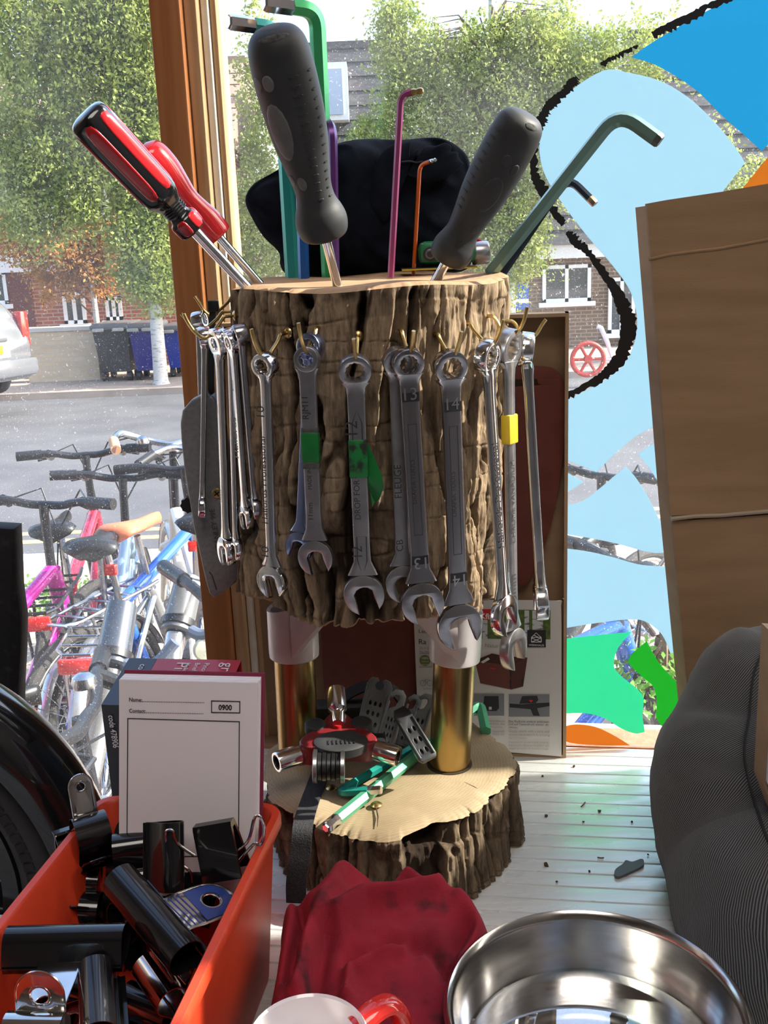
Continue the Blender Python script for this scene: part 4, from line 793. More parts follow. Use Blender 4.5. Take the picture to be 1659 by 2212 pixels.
obj('tape_seam',MB().tube([atY(x,y,.7965) for x,y in((1450,1120),(1500,1114),(1560,1112),(1660,1103),(1720,1100))],.0022,8),M_('tape_pale',(.34,.27,.19),rough=.4),ct)
# ================================================================== steel bowl, mug, grey clip
bwl=atZ(1285,2166,.072); rb=.0815
bowl=thing('water_bowl','round stainless steel pet bowl half full of water in the lower right','bowl',(bwl.x,bwl.y,0))
bst=pm('brushed_steel',(.50,.49,.47),(.42,.41,.40),scale=4,rough=.2,metal=1,stretch=(1,1,60),rvar=.05)
MBw=MX.Translation((bwl.x,bwl.y,0))
pf=[(.0001,.0035),(rb*.70,.0035),(rb*.78,.0055),(rb*.84,.010),(rb*.92,.045),(rb*.955,.066),(rb*.97,.0705),(rb*1.0,.0722),(rb*1.025,.0705),(rb*1.03,.068),(rb*1.02,.066),(rb*.985,.063),(rb*.95,.044),(rb*.875,.008),(rb*.84,.0018),(rb*.8,.0006),(.0001,.0006)]
obj('dish',MB().lathe(pf,MBw,96),bst,bowl,ang=60)
def watermat():
    m,t,b=nodes('water'); t.nodes.remove(b); o=t.nodes['Material Output']; tr=t.nodes.new('ShaderNodeBsdfTransparent'); tr.inputs[0].default_value=(.93,.96,.95,1); g=t.nodes.new('ShaderNodeBsdfGlossy'); g.inputs['Roughness'].default_value=.01
    f=t.nodes.new('ShaderNodeFresnel'); f.inputs[0].default_value=1.33; mx=t.nodes.new('ShaderNodeMixShader'); t.links.new(f.outputs[0],mx.inputs[0]); t.links.new(tr.outputs[0],mx.inputs[1]); t.links.new(g.outputs[0],mx.inputs[2]); t.links.new(mx.outputs[0],o.inputs[0]); return m
obj('water_surface',MB().lathe([(.0001,.034),(rb*.80,.034),(rb*.885,.0345),(rb*.897,.036)],MBw,96),watermat(),bowl,label='still clear water',kind='stuff')
mg=atZ(664,2236,.088); mug=thing('mug','red mug with white inside at the bottom edge, handle to the right','mug',(mg.x,mg.y,0)); Mm=MX.Translation((mg.x,mg.y,0)); rm=.0315
obj('cup_wall',MB().lathe([(.0001,.0005),(rm*.8,.0005),(rm*.95,.006),(rm,.02),(rm,.083)],Mm,64),redp,mug); obj('white_lining',MB().lathe([(rm,.083),(rm*1.0,.0865),(rm*.97,.088),(rm*.93,.0868),(rm*.91,.08),(rm*.9,.02),(rm*.8,.006),(.0001,.005)],Mm,64),M_('white_glaze',(.75,.72,.74),rough=.12,coat=.6),mug,label='white glazed inside')
hp=[V((mg.x,mg.y,0))+V((a*math.cos(.55),a*math.sin(.55),z)) for a,b,z in crom([(rm*.9,.0,.078),(rm+.009,.004,.083),(rm+.019,.004,.082),(rm+.0255,.004,.070),(rm+.025,.004,.045),(rm+.014,.002,.026),(rm*.9,0,.02)],6,False)]
obj('handle',MB().tube(hp,.0052,14,sec=[(1.0*math.cos(2*PI*i/14),1.5*math.sin(2*PI*i/14)) for i in range(14)],up0=(0,0,1)),M_('red_glaze',(.62,.03,.025),rough=.12,coat=.6),mug)
gp=[(1327,1888),(1330,1877),(1345,1866),(1352,1858),(1366,1861),(1385,1855),(1391,1860),(1386,1871),(1345,1890),(1333,1893)]
P=[atZ(x,y,.0026) for x,y in crom(gp,4)]; q=MB(); n=len(P); q.add([(p.x,p.y,.0026) for p in P]+[(p.x,p.y,.0006) for p in P],[tuple(range(n)),tuple(range(2*n-1,n-1,-1))]+[(i,(i+1)%n,(i+1)%n+n,i+n) for i in range(n)])
tag(obj('plastic_tag',q,M_('grey_plastic',(.09,.10,.11),rough=.5)),'flat grey plastic piece lying alone on the metal slats','tag')
# ================================================================== things on the lower log
yw=thing('three_way_wrench','red and black three way socket wrench lying on the lower log','wrench',atY(733,1600,.72))
PY0=atY(733,1598,.735)
tips=[atY(726,1490,.775),atY(597,1647,.705),atY(861,1634,.715)]
for i,t in enumerate(tips):
    d=(t-PY0); L=d.length; Mx=axisM(PY0,t,V((0,-.8,.6)))
    sL=.021
    obj('socket_arm',MB().lathe([(.0001,L*.3),(.0052,L*.3),(.0052,L-sL-.002),(.0062,L-sL),(.0078,L-sL+.002),(.0080,L-.001),(.0076,L),(.0058,L),(.0056,L-.012),(.0001,L-.012)],Mx,28),chrome,yw)
    hx=MB(); hx.lathe([(.0056,L-.010),(.0056,L-.0003),(.0050,L-.0003)],Mx,6); obj('socket_hex',hx,M_('socket_dark',(.05,.05,.05),metal=.8,rough=.4),yw)
nrm=(tips[1]-PY0).cross(tips[2]-PY0).normalized(); nrm=nrm if nrm.y<0 else -nrm
Xd=(tips[2]-tips[1]).normalized(); Zd=nrm.cross(Xd)*-1; Zd=Zd if Zd.z>0 else -Zd; Mb=frame(PY0,Xd,-nrm,Zd)
loc=[Mb.inverted()@t for t in tips]; out=[]
an=[math.atan2(l.z,l.x) for l in loc]; order=sorted(range(3),key=lambda i:an[i])
for k in range(72):
    a=2*PI*k/72; r_=.0170
    for i in range(3):
        dd=math.atan2(math.sin(a-an[i]),math.cos(a-an[i])); Lr=math.hypot(loc[i].x,loc[i].z)*.60
        r_+= (Lr-.0170)*math.exp(-(dd/.40)**2)
    out.append((r_*math.cos(a),r_*math.sin(a)))
ym=pm('dark_red_grip',(.17,.012,.014),(.13,.01,.012),scale=60,rough=.4)
def ypl(sc,half,mat,name,off):
    b=plate([[(x*sc,z*sc) for x,z in out]],half,.0015,2); g=MB(); g.add(b.v,b.f,Mb@MX.Translation((0,off,0))); return obj(name,g,mat,yw,ang=50)
ypl(1,.0088,ym,'grip_body',0)
def pod(cx,cz,rx,rz,name,mat,y0=-.0112):
    g=MB(); vs=[]; N=28
    for r_,y_ in((1,-.003),(1,y0+.0012),(.9,y0+.0002),(.6,y0),(.02,y0)): vs+=[(cx+rx*r_*math.cos(2*PI*j/N),y_,cz+rz*r_*math.sin(2*PI*j/N)) for j in range(N)]
    g.grid(vs,N,5,True,Mb); return obj(name,g,mat,yw,ang=50)
pod(0,-.0155,.021,.0135,'rubber_pad',blackr)
for s in(-1,1): pod(s*.0185,.0095,.0085,.0085,'rubber_pad',blackr,-.0102)
pod(-.001,.0065,.0045,.0048,'centre_dome',redp,-.0116)
for k in range(7): obj('pad_rib',MB().tube([Mb@V((-.010+.0033*k,-.0115,-.0215)),Mb@V((-.010+.0033*k,-.0115,-.0165))],.0006,6),blackp,yw)
textline(Mb@V((.010,-.0090,.0035)),Mb@V((.023,-.0090,-.0045)),'PARK TOOL',nrm,M_('relief_red',(.26,.05,.05),rough=.4),yw)
# folding multi tool under it
mt_=thing('folding_multi_tool','black folding multi tool with steel end plates under the three way wrench','multi tool',atZ(708,1680,DZ))
a=atY(676,1655,.705); b=atY(745,1655,.705); ax=(b-a).normalized(); L=(b-a).length
for k in range(7):
    t0=k/7; r_=.0128 if k in(0,6) else .0112-.0006*(k%2); m_=steel if k in(0,6) else (blackp if k%2 else M_('tool_dark',(.03,.03,.032),metal=.7,rough=.35))
    obj('end_plate' if k in(0,6) else 'tool_leaf',MB().lathe([(.0001,0),(r_*.9,0),(r_,L*.02),(r_,L/7.6),(r_*.9,L/7.2),(.0001,L/7.2)],axisM(a+ax*L*t0,b,V((0,-1,0))),28),m_,mt_)
    if k%2: obj('blade',MB().rbox((-.009,0.0,0),(.006,.045,L/8),.001,axisM(a+ax*L*t0,b,V((0,-1,0)))),m_,mt_)
obj('side_bar',MB().rbox((0,0,-.006),(.036,.02,.004),.002,MX.Translation(a+V((.02,.02,.002)))),blackp,mt_)
# webbing strap over the front edge, black pouch and strap behind
st=thing('webbing_strap','black woven webbing strap hanging over the front of the lower log','strap',atZ(680,1700,DZ))
sp=[atZ(700,1640,DZ+.004),atZ(690,1675,DZ+.0035),atZ(668,1735,DZ+.003),atY(655,1780,.652),atY(648,1850,.640),atY(640,1905,.634),atY(640,1950,.632)]
pth=[V(p) for p in crom([tuple(p) for p in sp],6,False)]; obj('webbing',MB().tube(pth,.0072,sec=[(-.11,-1),(.11,-1),(.11,1),(-.11,1)],up0=(0,-.5,1)),pm('woven_black',(.010,.010,.012),(.03,.03,.034),scale=900,rough=.8,bump=.4),st)
pt=[atY(x,y,.835) for x,y in crom([(735,1520),(752,1500),(785,1484),(815,1482),(850,1492),(872,1520)],6,False)]
tag(obj('nylon_strap',MB().tube(pt,.0052,sec=[(-.2,-1),(.2,-1),(.2,1),(-.2,1)],up0=(0,-.4,1)),M_('nylon_black',(.015,.015,.017),rough=.8)),'black nylon strap arching behind the tyre levers','strap')
a=atY(676,1555,.825); b=atY(800,1523,.825); q=MB().rbox((a.x,.822,DZ+.001),(b.x,.845,b.z),.004); tag(obj('tool_pouch',q,M_('pouch_black',(.012,.012,.013),rough=.7,bump=.2,c2=(.02,.02,.02),scale=300)),'low black tool pouch lying behind the three way wrench','pouch')
# tyre levers
lgrey=pm('grey_nylon',(.12,.135,.14),(.16,.175,.18),scale=80,rough=.38); ldark=pm('dark_nylon',(.018,.020,.023),(.028,.03,.033),scale=80,rough=.4)
def lever(label,top,bot,Yt,Yb,wpx,mat,hook='double',rows=4,cols=3):
    a=atY(*bot,Yb); b=atY(*top,Yt); L=(b-a).length; w_=wpx*((a-CAM).dot(fw))/F/2; M=axisM(a,b,V((.15,-.75,.65)))
    if hook=='double': o_=[(-w_*.8,0),(w_*.8,0),(w_*.95,L*.4),(w_,L*.9),(w_*.75,L*.985),(w_*.35,L),(w_*.22,L*.97),(w_*.42,L*.94),(w_*.45,L*.87),(w_*.2,L*.82),(-w_*.2,L*.82),(-w_*.45,L*.87),(-w_*.42,L*.94),(-w_*.22,L*.97),(-w_*.35,L),(-w_*.75,L*.985),(-w_,L*.9),(-w_*.95,L*.4)]
    elif hook=='single': o_=[(-w_*.9,0),(w_*.9,0),(w_,L*.5),(w_*.9,L*.93),(w_*.4,L),(-w_*.4,L*.985),(-w_*.95,L*.90),(-w_*.7,L*.87),(-w_*.3,L*.915),(w_*.2,L*.92),(w_*.35,L*.85),(w_*.1,L*.72),(-w_*.6,L*.66),(-w_,L*.5)]
    else: o_=[(-w_,L*.06),(-w_*.7,0),(w_*.9,0),(w_*1.05,L*.05),(w_*.9,L*.9),(w_*.6,L),(-w_*.6,L),(-w_*.9,L*.92)]
    hs=[]
    for r_ in range(rows):
        z0=L*(.1+.62*r_/rows) if hook!='single' else L*(.08+.5*r_/rows); hz=L*.52/rows*.36
        for c_ in range(cols):
            x=w_*1.25*((c_+.5)/cols-.5); hs.append([(x+w_*.62/cols*math.cos(t)*.8,z0+hz+hz*math.sin(t)) for t in np.linspace(0,2*PI,12,endpoint=False)])
    o=thing('tyre_lever',label,'tyre lever',a,group='tyre levers on the lower log')
    q=plate([o_]+hs,.0022,.0006); g=MB(); g.add(q.v,q.f,M); obj('lever_plate',g,mat,o)
    g=MB().box((-w_*.9,.0016,L*.05),(w_*.9,.0021,L*.7),M); obj('web',g,ldark,o)
    for s in(-1,1): obj('side_rib',MB().rbox((s*w_*.88-.0008,-.0035,L*.05),(s*w_*.88+.0008,.0022,L*.78),.0005,M),mat,o)
    return o
lever('grey tyre lever with double hook, tallest of the bunch',(824,1468),(788,1606),.785,.755,54,lgrey,'double',4,3)
lever('grey tyre lever with single hook, behind the black one',(863,1492),(826,1622),.80,.765,36,lgrey,'single',4,3)
lever('pale lit grey tyre lever behind the others, hook pointing right',(900,1502),(868,1610),.815,.79,30,lgrey,'single',4,2)
lever('grey tyre lever half hidden behind the right gold leg',(925,1500),(890,1612),.80,.778,34,lgrey,'single',3,2)
lever('black tyre lever lying on top, pointing down to the right leg',(862,1533),(926,1641),.748,.718,38,ldark,'none',3,2)
def floorkey(label,pts,r,mat,ball,tl,bend,roll=None):
    o=thing('hex_key',label,'hex key',pts[0],group='green hex keys on the lower log'); path=[pts[0]]
    for i in range(1,len(pts)-1):
        a=(pts[i-1]-pts[i]).normalized(); b=(pts[i+1]-pts[i]).normalized()
        for u in np.linspace(0,1,8): path.append((pts[i]+a*bend)*(1-u)**2+pts[i]*2*u*(1-u)+(pts[i]+b*bend)*u*u)
    d=(pts[-1]-pts[-2]).normalized(); path.append(pts[-1]-d*tl); obj('body',MB().tube(path,r,6),mat,o)
    e=pts[-1]
    p2=[e-d*tl,e-d*r*2.8,e-d*r*2.0,e-d*r*1.2,e-d*r*.5,e] if ball else [e-d*tl,e-d*r*.25,e]
    obj('bare_tip',MB().tube(p2,[r*.99,r*.99,r*.7,r*.98,r*.98,r*.6] if ball else [r*.99,r*.99,r*.8],6),chrome,o)
floorkey('teal hex key with bare chrome short end, on the lower log',[atZ(905,1607,DZ+.012),atZ(728,1713,DZ+.0055),atZ(824,1706,DZ+.013)],.0037,kc('turquoise',(.02,.30,.25)),False,.011,.010)
floorkey('pale green hex key with ball end overhanging the lower log front',[atZ(1050,1580,DZ+.005),atZ(1037,1520,DZ+.012),atZ(703,1790,DZ+.0060)],.0048,kc('mint',(.10,.42,.24)),True,.014,.012)
# ================================================================== orange box
orange=pm('orange_plastic',(.62,.055,.018),(.52,.04,.013),scale=14,rough=.42,bump=.05,bscale=400)
A0=atZ(602,1741,.122); A1=atZ(405,2212,.122); B0=atZ(222,1722,.122); B1=atZ(0,2000,.122)
ex=(A0-B0); ex.z=0; wbx=ex.length; ex.normalize(); ey=V((ex.y,-ex.x,0)); 
if ey.y>0: ey=-ey
lbx=.285; BO=(A0+B0)/2; BO.z=0
Mbx=frame(BO,ex,-ey,V((0,0,1)))   # local y: away from the viewer; box spans y 0..-lbx
bx=thing('orange_box','orange plastic box full of bulldog clips in the lower left','box',BO)
def rr_loop(hx,y0,y1,r,z,n=6):
    o=[]
    for cx,cy,a0 in((hx-r,y1-r,0),(-hx+r,y1-r,PI/2),(-hx+r,y0+r,PI),(hx-r,y0+r,1.5*PI)):
        for k in range(n+1): a=a0+PI/2*k/n; o.append((cx+r*math.cos(a),cy+r*math.sin(a),z))
    return o
hw=wbx/2
prof=[(-.010,.0005),(-.0095,.003),(-.001,.112),(.0035,.1125),(.004,.1135),(.004,.1205),(.003,.122),(-.0015,.122),(-.0028,.120),(-.0115,.004),(-.02,.0032)]
vs=[]
for d_,z in prof: vs+=rr_loop(hw+d_,-lbx-d_,d_,.012+max(0,d_),z)
n=28; g=MB().grid(vs,n,len(prof),True,Mbx); g.f+=[tuple(range(n)),tuple((len(prof)-1)*n+i for i in range(n))]; g.mi+=[0,0]
obj('tub',g,orange,bx,ang=40)
# ================================================================== note pad standing in the box
NP=V((-.1,.598,.2)); NN=V((0,math.cos(R(9)),-math.sin(R(9))))
def atN(x,y,l=0): return atP(x,y,NP-NN*l,NN)
tl=atN(257,1467); trp=atN(556,1474); PXd=(trp-tl).normalized(); PZd=PXd.cross(NN); wn=(trp-tl).length; htop=(tl.z-.075)/PZd.z
pad=thing('note_pad','thick white note pad with printed form and number 0900 in the orange box','note pad',V((tl.x,tl.y,.075)))
MN=frame(tl-PZd*htop,PXd,NN,PZd)
sheets=MB()
for k in range(14):
    j=.0004*random.random(); sheets.box((0.0+j,.0011*k,.006),(wn+j*.6+.0012*(k>3)*.6,.0011*k+.00095,htop-.0004+j),MN)
obj('paper_block',sheets,paper,pad); obj('cover_board',MB().box((-.0005,.0155,.006),(wn+.003,.0172,htop+.002),MN),M_('maroon_board',(.22,.02,.06),rough=.6),pad)
def nt(x0,y0,x1,y1,s,m=ink,**k): return textline(atN(x0,y0,.0003),atN(x1,y1,.0003),s,-NN,m,pad,name='lettering',lift=.0002,**k)
nt(279,1515,307,1516,'Name:',bold=.012,hs=1.15); nt(279,1539,315,1540,'Contact:',bold=.012,hs=1.15)
g=MB()
for (x0,y0,x1,y1,c_) in((308,1515.5,440,1518,37),(317,1539.5,438,1542,34)):
    for i in range(c_): 
        p=atN(x0+(x1-x0)*i/(c_-1),y0+(y1-y0)*i/(c_-1),.0003); g.add([p+PXd*a+PZd*b for a,b in((-.0003,-.00022),(.0003,-.00022),(.0003,.00022),(-.0003,.00022))],[(0,1,2,3)])
obj('dotted_line',g,ink,pad)
def lines(px,wd,closed=True):
    g=MB(); P=[atN(x,y,.0004) for x,y in px]; 
    for a,b in zip(P,P[1:]+([P[0]] if closed else [])):
        d=(b-a).normalized(); s=d.cross(NN)*wd; g.add([a-s-d*wd,b-s+d*wd,b+s+d*wd,a+s-d*wd],[(0,1,2,3)])
    return obj('printed_frame',g,ink,pad)
lines([(457,1514),(518,1515.5),(518,1540),(457,1539)],.0003); nt(472,1533,501,1533.6,'0900',bold=.03,hs=1.1)
lines([(276,1552),(517,1559),(515,1850),(274,1850)],.0003)
# ---- red and black clip box behind it
RC=V((-.18,.655,0)); rn=GN
def atR(x,y,l=0): return atP(x,y,RC-rn*l,rn)
p0=atR(219,1524); p1=atR(470,1500)
Mr=frame(V((p0.x,p0.y,0)),GX,GN,V((0,0,1))); wr_=(atR(474,1500)-p0).dot(GX); hr=p0.z
rbx=thing('clip_carton','red and black paper clip carton marked code 478906 behind the note pad','carton',V((p0.x,p0.y,0)))
blk=M_('box_black',(.02,.02,.03),rough=.35,coat=.2); rdk=M_('box_red',(.48,.03,.045),(.36,.02,.035),scale=10,rough=.35,coat=.2)
dp=.055
obj('front_red',MB().box((.022,0,.0),(wr_,.0006,hr),Mr),rdk,rbx); obj('front_black',MB().box((0,0,0),(.0218,.0006,hr),Mr),blk,rbx)
obj('left_side',MB().box((0,.0007,0),(.0006,dp,hr),Mr),blk,rbx); obj('right_side',MB().box((wr_-.0006,.0007,0),(wr_,dp,hr),Mr),rdk,rbx); obj('back_side',MB().box((0,dp,0),(wr_,dp+.0006,hr+.012),Mr),rdk,rbx)
obj('lid_red',MB().add([(.022,0,hr),(wr_,0,hr),(wr_,dp,hr+.012),(.022,dp,hr+.012),(.022,0,hr+.0006),(wr_,0,hr+.0006),(wr_,dp,hr+.0126),(.022,dp,hr+.0126)],[(0,3,2,1),(4,5,6,7),(0,1,5,4),(1,2,6,5),(2,3,7,6),(3,0,4,7)],Mr),rdk,rbx)
obj('lid_black',MB().add([(0,0,hr),(.0218,0,hr),(.0218,dp,hr+.012),(0,dp,hr+.012),(0,0,hr+.0006),(.0218,0,hr+.0006),(.0218,dp,hr+.0126),(0,dp,hr+.0126)],[(0,3,2,1),(4,5,6,7),(0,1,5,4),(1,2,6,5),(2,3,7,6),(3,0,4,7)],Mr),blk,rbx)
textline(atR(234,1545,.0008),atR(245,1615,.0008),'code 478906',-GN,inkw,rbx,bold=.012,hs=1.3)
nl=(Mr.to_3x3()@V((0,-.012,dp))).normalized(); lid=lambda u,v_: Mr@V((u,v_*dp,hr+.012*v_+.0009))
textline(lid(wr_-.012,.92),lid(wr_-.012,.1),'grip clips',nl,inkw,rbx)
for i,s in enumerate(('Pince à dessin','Briefklammern','Molle fermafogli','Pinzas')): textline(lid(wr_-.026-.007*i,.9),lid(wr_-.026-.007*i,.35),s,nl,inkw,rbx)
textline(lid(.012,.85),lid(.012,.2),'code 478906',nl,inkw,rbx)
# ================================================================== clips
cblk=M_('clip_enamel',(.006,.006,.007),rough=.16,coat=.5); cchr=pm('clip_nickel',(.62,.60,.58),rough=.12,metal=1); cblue=M_('blue_enamel',(.02,.045,.20),rough=.22,coat=.4)
def bulldog(label,c0,c1,z0,z1,r,updir,tabs,ln=2.6,opn=.35,mat=None,group='clips in the orange box'):
    """letter clip: spring tube from pixel c0 to c1, jaws along -updir"""
    a=atZ(*c0,z0); b=atZ(*c1,z1); L=(b-a).length; x=(b-a).normalized(); u=V(updir); u=(u-x*u.dot(x)).normalized(); y=u.cross(x); M=frame((a+b)/2,x,y,u)
    o=thing('bulldog_clip',label,'clip',M=M,group=group); mat=mat or cblk
    half=[]
    for k in range(15):
        t=R(90-k*(130/14)); half.append((r*math.cos(t),r*math.sin(t)))
    half+= [(opn*r*.55,-r*1.6),(opn*r*.2,-r*ln+.002),(opn*r*.35,-r*ln),(opn*r*1.0,-r*ln-.0012)]
    th=.00035; L2=L/2
    for s in(1,-1):
        pts=[(s*p,q) for p,q in half]; vs=[]; n=len(pts)
        for xx in(-L2,L2):
            for k,(p,q) in enumerate(pts):
                d=V((pts[min(k+1,n-1)][0]-pts[max(k-1,0)][0],pts[min(k+1,n-1)][1]-pts[max(k-1,0)][1])).normalized(); nx,nz=d.y,-d.x
                vs+=[(xx,p+nx*th,q+nz*th),(xx,p-nx*th,q-nz*th)]
        N=2*n; f=[]
        for k in range(n-1):
            f+=[(2*k,2*k+2,N+2*k+2,N+2*k),(2*k+1,N+2*k+1,N+2*k+3,2*k+3),(2*k,2*k+1,2*k+3,2*k+2),(N+2*k,N+2*k+2,N+2*k+3,N+2*k+1)]
        f+=[(0,N,N+1,1),(2*n-2,2*n-1,N+2*n-1,N+2*n-2)]
        obj('jaw',MB().add(vs,f,M),mat,o,ang=40)
    for s,ang,w_,ln_,mt,stripes in tabs:      # side, tilt from updir, width, length
        hw_=w_/2; outl=[(-hw_*.92,0),(hw_*.92,0),(hw_,ln_*.3)]+[(hw_*math.cos(t),ln_-hw_+hw_*math.sin(t)) for t in np.linspace(0,PI,18)]+[(-hw_,ln_*.3)]
        pl=plate([outl,circ(hw_*.36,20,(0,ln_-hw_*1.02))],.00045,.0002); Mt=M@MX.Translation((0,s*r*.35,-r*1.5))@MX.Rotation(-s*R(ang),4,'X')
        g=MB(); g.add(pl.v,pl.f,Mt); h=obj('handle',g,mt if not stripes else cchr,o,ang=50)
        rim=MB().tube([(hw_*.42*math.cos(t),-.0003,ln_-hw_*1.02+hw_*.42*math.sin(t)) for t in np.linspace(0,2*PI,20,endpoint=False)],.0007,6,closed=True,M=Mt); obj('hole_rim',rim,cchr if not mt is cblk else cblk,h)
        rim=MB().tube([(p[0]*.97,0,p[1]) for p in outl[1:]],.0007,6,M=Mt); obj('rolled_edge',rim,mt if mt is not cblue else cchr,h)
        if stripes:
            q=[(hw_*.86*math.cos(t),ln_-hw_+hw_*.86*math.sin(t)) for t in np.linspace(0,PI,18)]
            for sd_ in(-1,1):
                pl=plate([[(-hw_*.86,ln_*.36),(hw_*.86,ln_*.36)]+q,circ(hw_*.45,20,(0,ln_-hw_*1.02))],.0001); g=MB(); g.add(pl.v,pl.f,Mt@MX.Translation((0,sd_*.0006,0))); obj('enamel_panel',g,mt,h)
                for k in range(4): 
                    z_=ln_*(.06+.075*k); pl=plate([[(-hw_*.86,z_-.001),(hw_*.86,z_-.001+.002),(hw_*.86,z_+.0018),(-hw_*.86,z_-.0002)]],.0001); g=MB(); g.add(pl.v,pl.f,Mt@MX.Translation((0,sd_*.0006,0))); obj('enamel_stripe',g,mt,h)
        elif mt is cchr:
            for k in range(3): 
                z_=ln_*(.14+.11*k); obj('pressed_ridge',MB().tube([(-hw_*.85,-.0006,z_-.0008),(hw_*.85,-.0006,z_+.0008)],.0006,6,M=Mt),cchr,h)
    return o
bulldog('black bulldog clip lying level in front, silver handle toward the viewer',(17,2036),(272,2030),.118,.118,.0085,(.1,.85,.55),[(-1,150,.024,.040,cchr,False),(1,-20,.022,.02,cblk,False)],ln=1.7)
bulldog('black bulldog clip with striped blue enamel handle, largest on the heap',(258,1900),(402,2070),.128,.112,.0105,(-.75,.35,.45),[(1,150,.030,.042,cblue,True),(-1,168,.029,.046,cchr,False)],ln=2.0)
bulldog('black bulldog clip standing upright against the note pad',(371,1775),(372,1925),.142,.105,.0072,(.9,-.1,.2),[],ln=2.3)
bulldog('black bulldog clip at the far left rim, tall nickel handle upright',(160,1812),(232,1790),.118,.118,.0125,(.30,.3,.9),[(1,8,.0155,.056,cchr,False),(-1,60,.02,.02,cblk,False)],ln=1.7)
bulldog('black bulldog clip with round black handle end before the note pad',(245,1835),(335,1822),.112,.112,.0095,(.1,.5,.9),[(1,-6,.024,.034,cblk,False),(-1,-50,.022,.040,cblk,False)],ln=1.9)
bulldog('black bulldog clip with red reflecting jaw, nearest at the bottom',(205,2085),(212,2230),.112,.100,.0088,(-.55,.1,.8),[(-1,60,.022,.030,cchr,False)],ln=2.2)
bulldog('nickel bulldog clip cut by the bottom left corner',(15,2222),(140,2224),.108,.108,.008,(0,-.3,.9),[(1,25,.026,.036,cchr,False),(-1,80,.026,.03,cchr,False)],ln=1.8,mat=cchr)
bulldog('dark nickel bulldog clip low at the right, under the blue handled one',(318,2085),(372,2165),.085,.080,.009,(-.5,.4,.7),[(1,40,.022,.034,cchr,False)],ln=1.9,mat=cchr)
bulldog('small black bulldog clip with bright lips pointing up in the middle',(238,1872),(288,1872),.092,.092,.0088,(0,-.25,-.95),[],ln=2.0)
bulldog('black bulldog clip with open lips at the left rim',(130,1870),(190,1850),.100,.100,.009,(.2,-.2,-.95),[],ln=2.2,opn=.8)
for i,(c0,c1,z,u,l) in enumerate((((375,1885),(470,1900),.088,(0,.4,.9),'black clip half hidden between the binder clip and the box wall'),((250,1990),(330,1960),.085,(-.3,.4,.9),'black clip wedged behind the level clip'),((130,1900),(215,1905),.085,(.2,.3,.9),'black clip under the left rim clip'),((110,1960),(215,1965),.075,(.2,.3,.9),'black clip deep in the box below the level one, left'),((330,2010),(395,2120),.072,(-.6,.3,.6),'black clip deep in the box beneath the blue handled one'),((90,2130),(190,2150),.062,(0,.5,.8),'black clip deep in the box under the silver handle'),((330,1900),(430,1930),.075,(0,.4,.9),'black clip deep in the box below the upright one'),((270,2160),(370,2200),.055,(.3,.2,.9),'black clip deep in the box at the lower right'),((200,1930),(290,1960),.06,(.3,.5,.8),'black clip deep in the box centre'))):
    bulldog(l,c0,c1,z,z-.004,.011,u,[(1,30,.022,.03,cblk,False),(-1,70,.022,.03,cblk,False)])
# black binder clip with two wire handles
bc=thing('binder_clip','black foldback binder clip with two wire handles before the note pad','clip',atZ(463,1830,.12),group='clips in the orange box')
a=atY(424,1800,.570); b=atY(506,1786,.566); mid=(a+b)/2; x=(b-a).normalized(); z=V((0,.12,1)); z=(z-x*z.dot(x)).normalized(); Mc=frame(mid,x,z.cross(x),z); hl=(b-a).length/2
tri=[(-.0085,-.030),(-.0100,-.0293),(-.0042,.003),(-.003,.005),(.003,.005),(.0042,.003),(.0100,-.0293),(.0085,-.030),(.0018,.001),(-.0018,.001)]
n=len(tri); vs=[(-hl,p,q) for p,q in tri]+[(hl,p,q) for p,q in tri]
obj('clip_body',MB().add(vs,[(i,(i+1)%n,(i+1)%n+n,i+n) for i in range(n)]+[(0,1,2,3,8,9)[::1] if False else (0,1,2,9),(2,3,4,5,8,9),(5,6,7,8),(n,n+9,n+2,n+1),(n+2,n+9,n+8,n+5,n+4,n+3),(n+5,n+8,n+7,n+6)],Mc),cblk,bc)
def wire(px,Y): return MB().tube([atY(x_,y_,Y) for x_,y_ in crom(px,6,False)],.0010,8)
obj('wire_handle',wire([(414,1905),(408,1880),(372,1858),(364,1838),(358,1815),(358,1798),(366,1793),(374,1797),(384,1822),(420,1848)],.553),cchr,bc); obj('wire_handle',wire([(500,1845),(535,1818),(548,1772),(555,1762),(563,1766),(570,1785),(568,1815),(560,1826),(548,1824),(510,1868)],.560),cchr,bc)
# ================================================================== wheel with mudguard at the left, black panel
pl_=obj('trim_6',MB().box((-1.3,.63,-.60),(-.2,.90,-.28)),floorm,kind='structure')
def circ3(p,q,r):
    ax,ay=p;bx_,by=q;cx,cy=r; d=2*(ax*(by-cy)+bx_*(cy-ay)+cx*(ay-by))
    return ((ax*ax+ay*ay)*(by-cy)+(bx_*bx_+by*by)*(cy-ay)+(cx*cx+cy*cy)*(ay-by))/d,((ax*ax+ay*ay)*(cx-bx_)+(bx_*bx_+by*by)*(ax-cx)+(cx*cx+cy*cy)*(bx_-ax))/d
YW=.70; w3=[atY(0,1493,YW),atY(112,1588,YW),atY(216,1739,YW)]; wc=circ3(*[(p.x,p.z) for p in w3]); wR=math.hypot(w3[0].x-wc[0],w3[0].z-wc[1]); print('wheel',wc,wR)
whl=thing('bicycle','black bicycle inside the shop, its wheel and glossy mudguard at the left edge','bicycle',(wc[0],YW,wc[1]-wR)); Wc=V((wc[0],YW,wc[1])); MWh=frame(Wc,V((1,0,0)),V((0,0,1)),V((0,-1,0)))
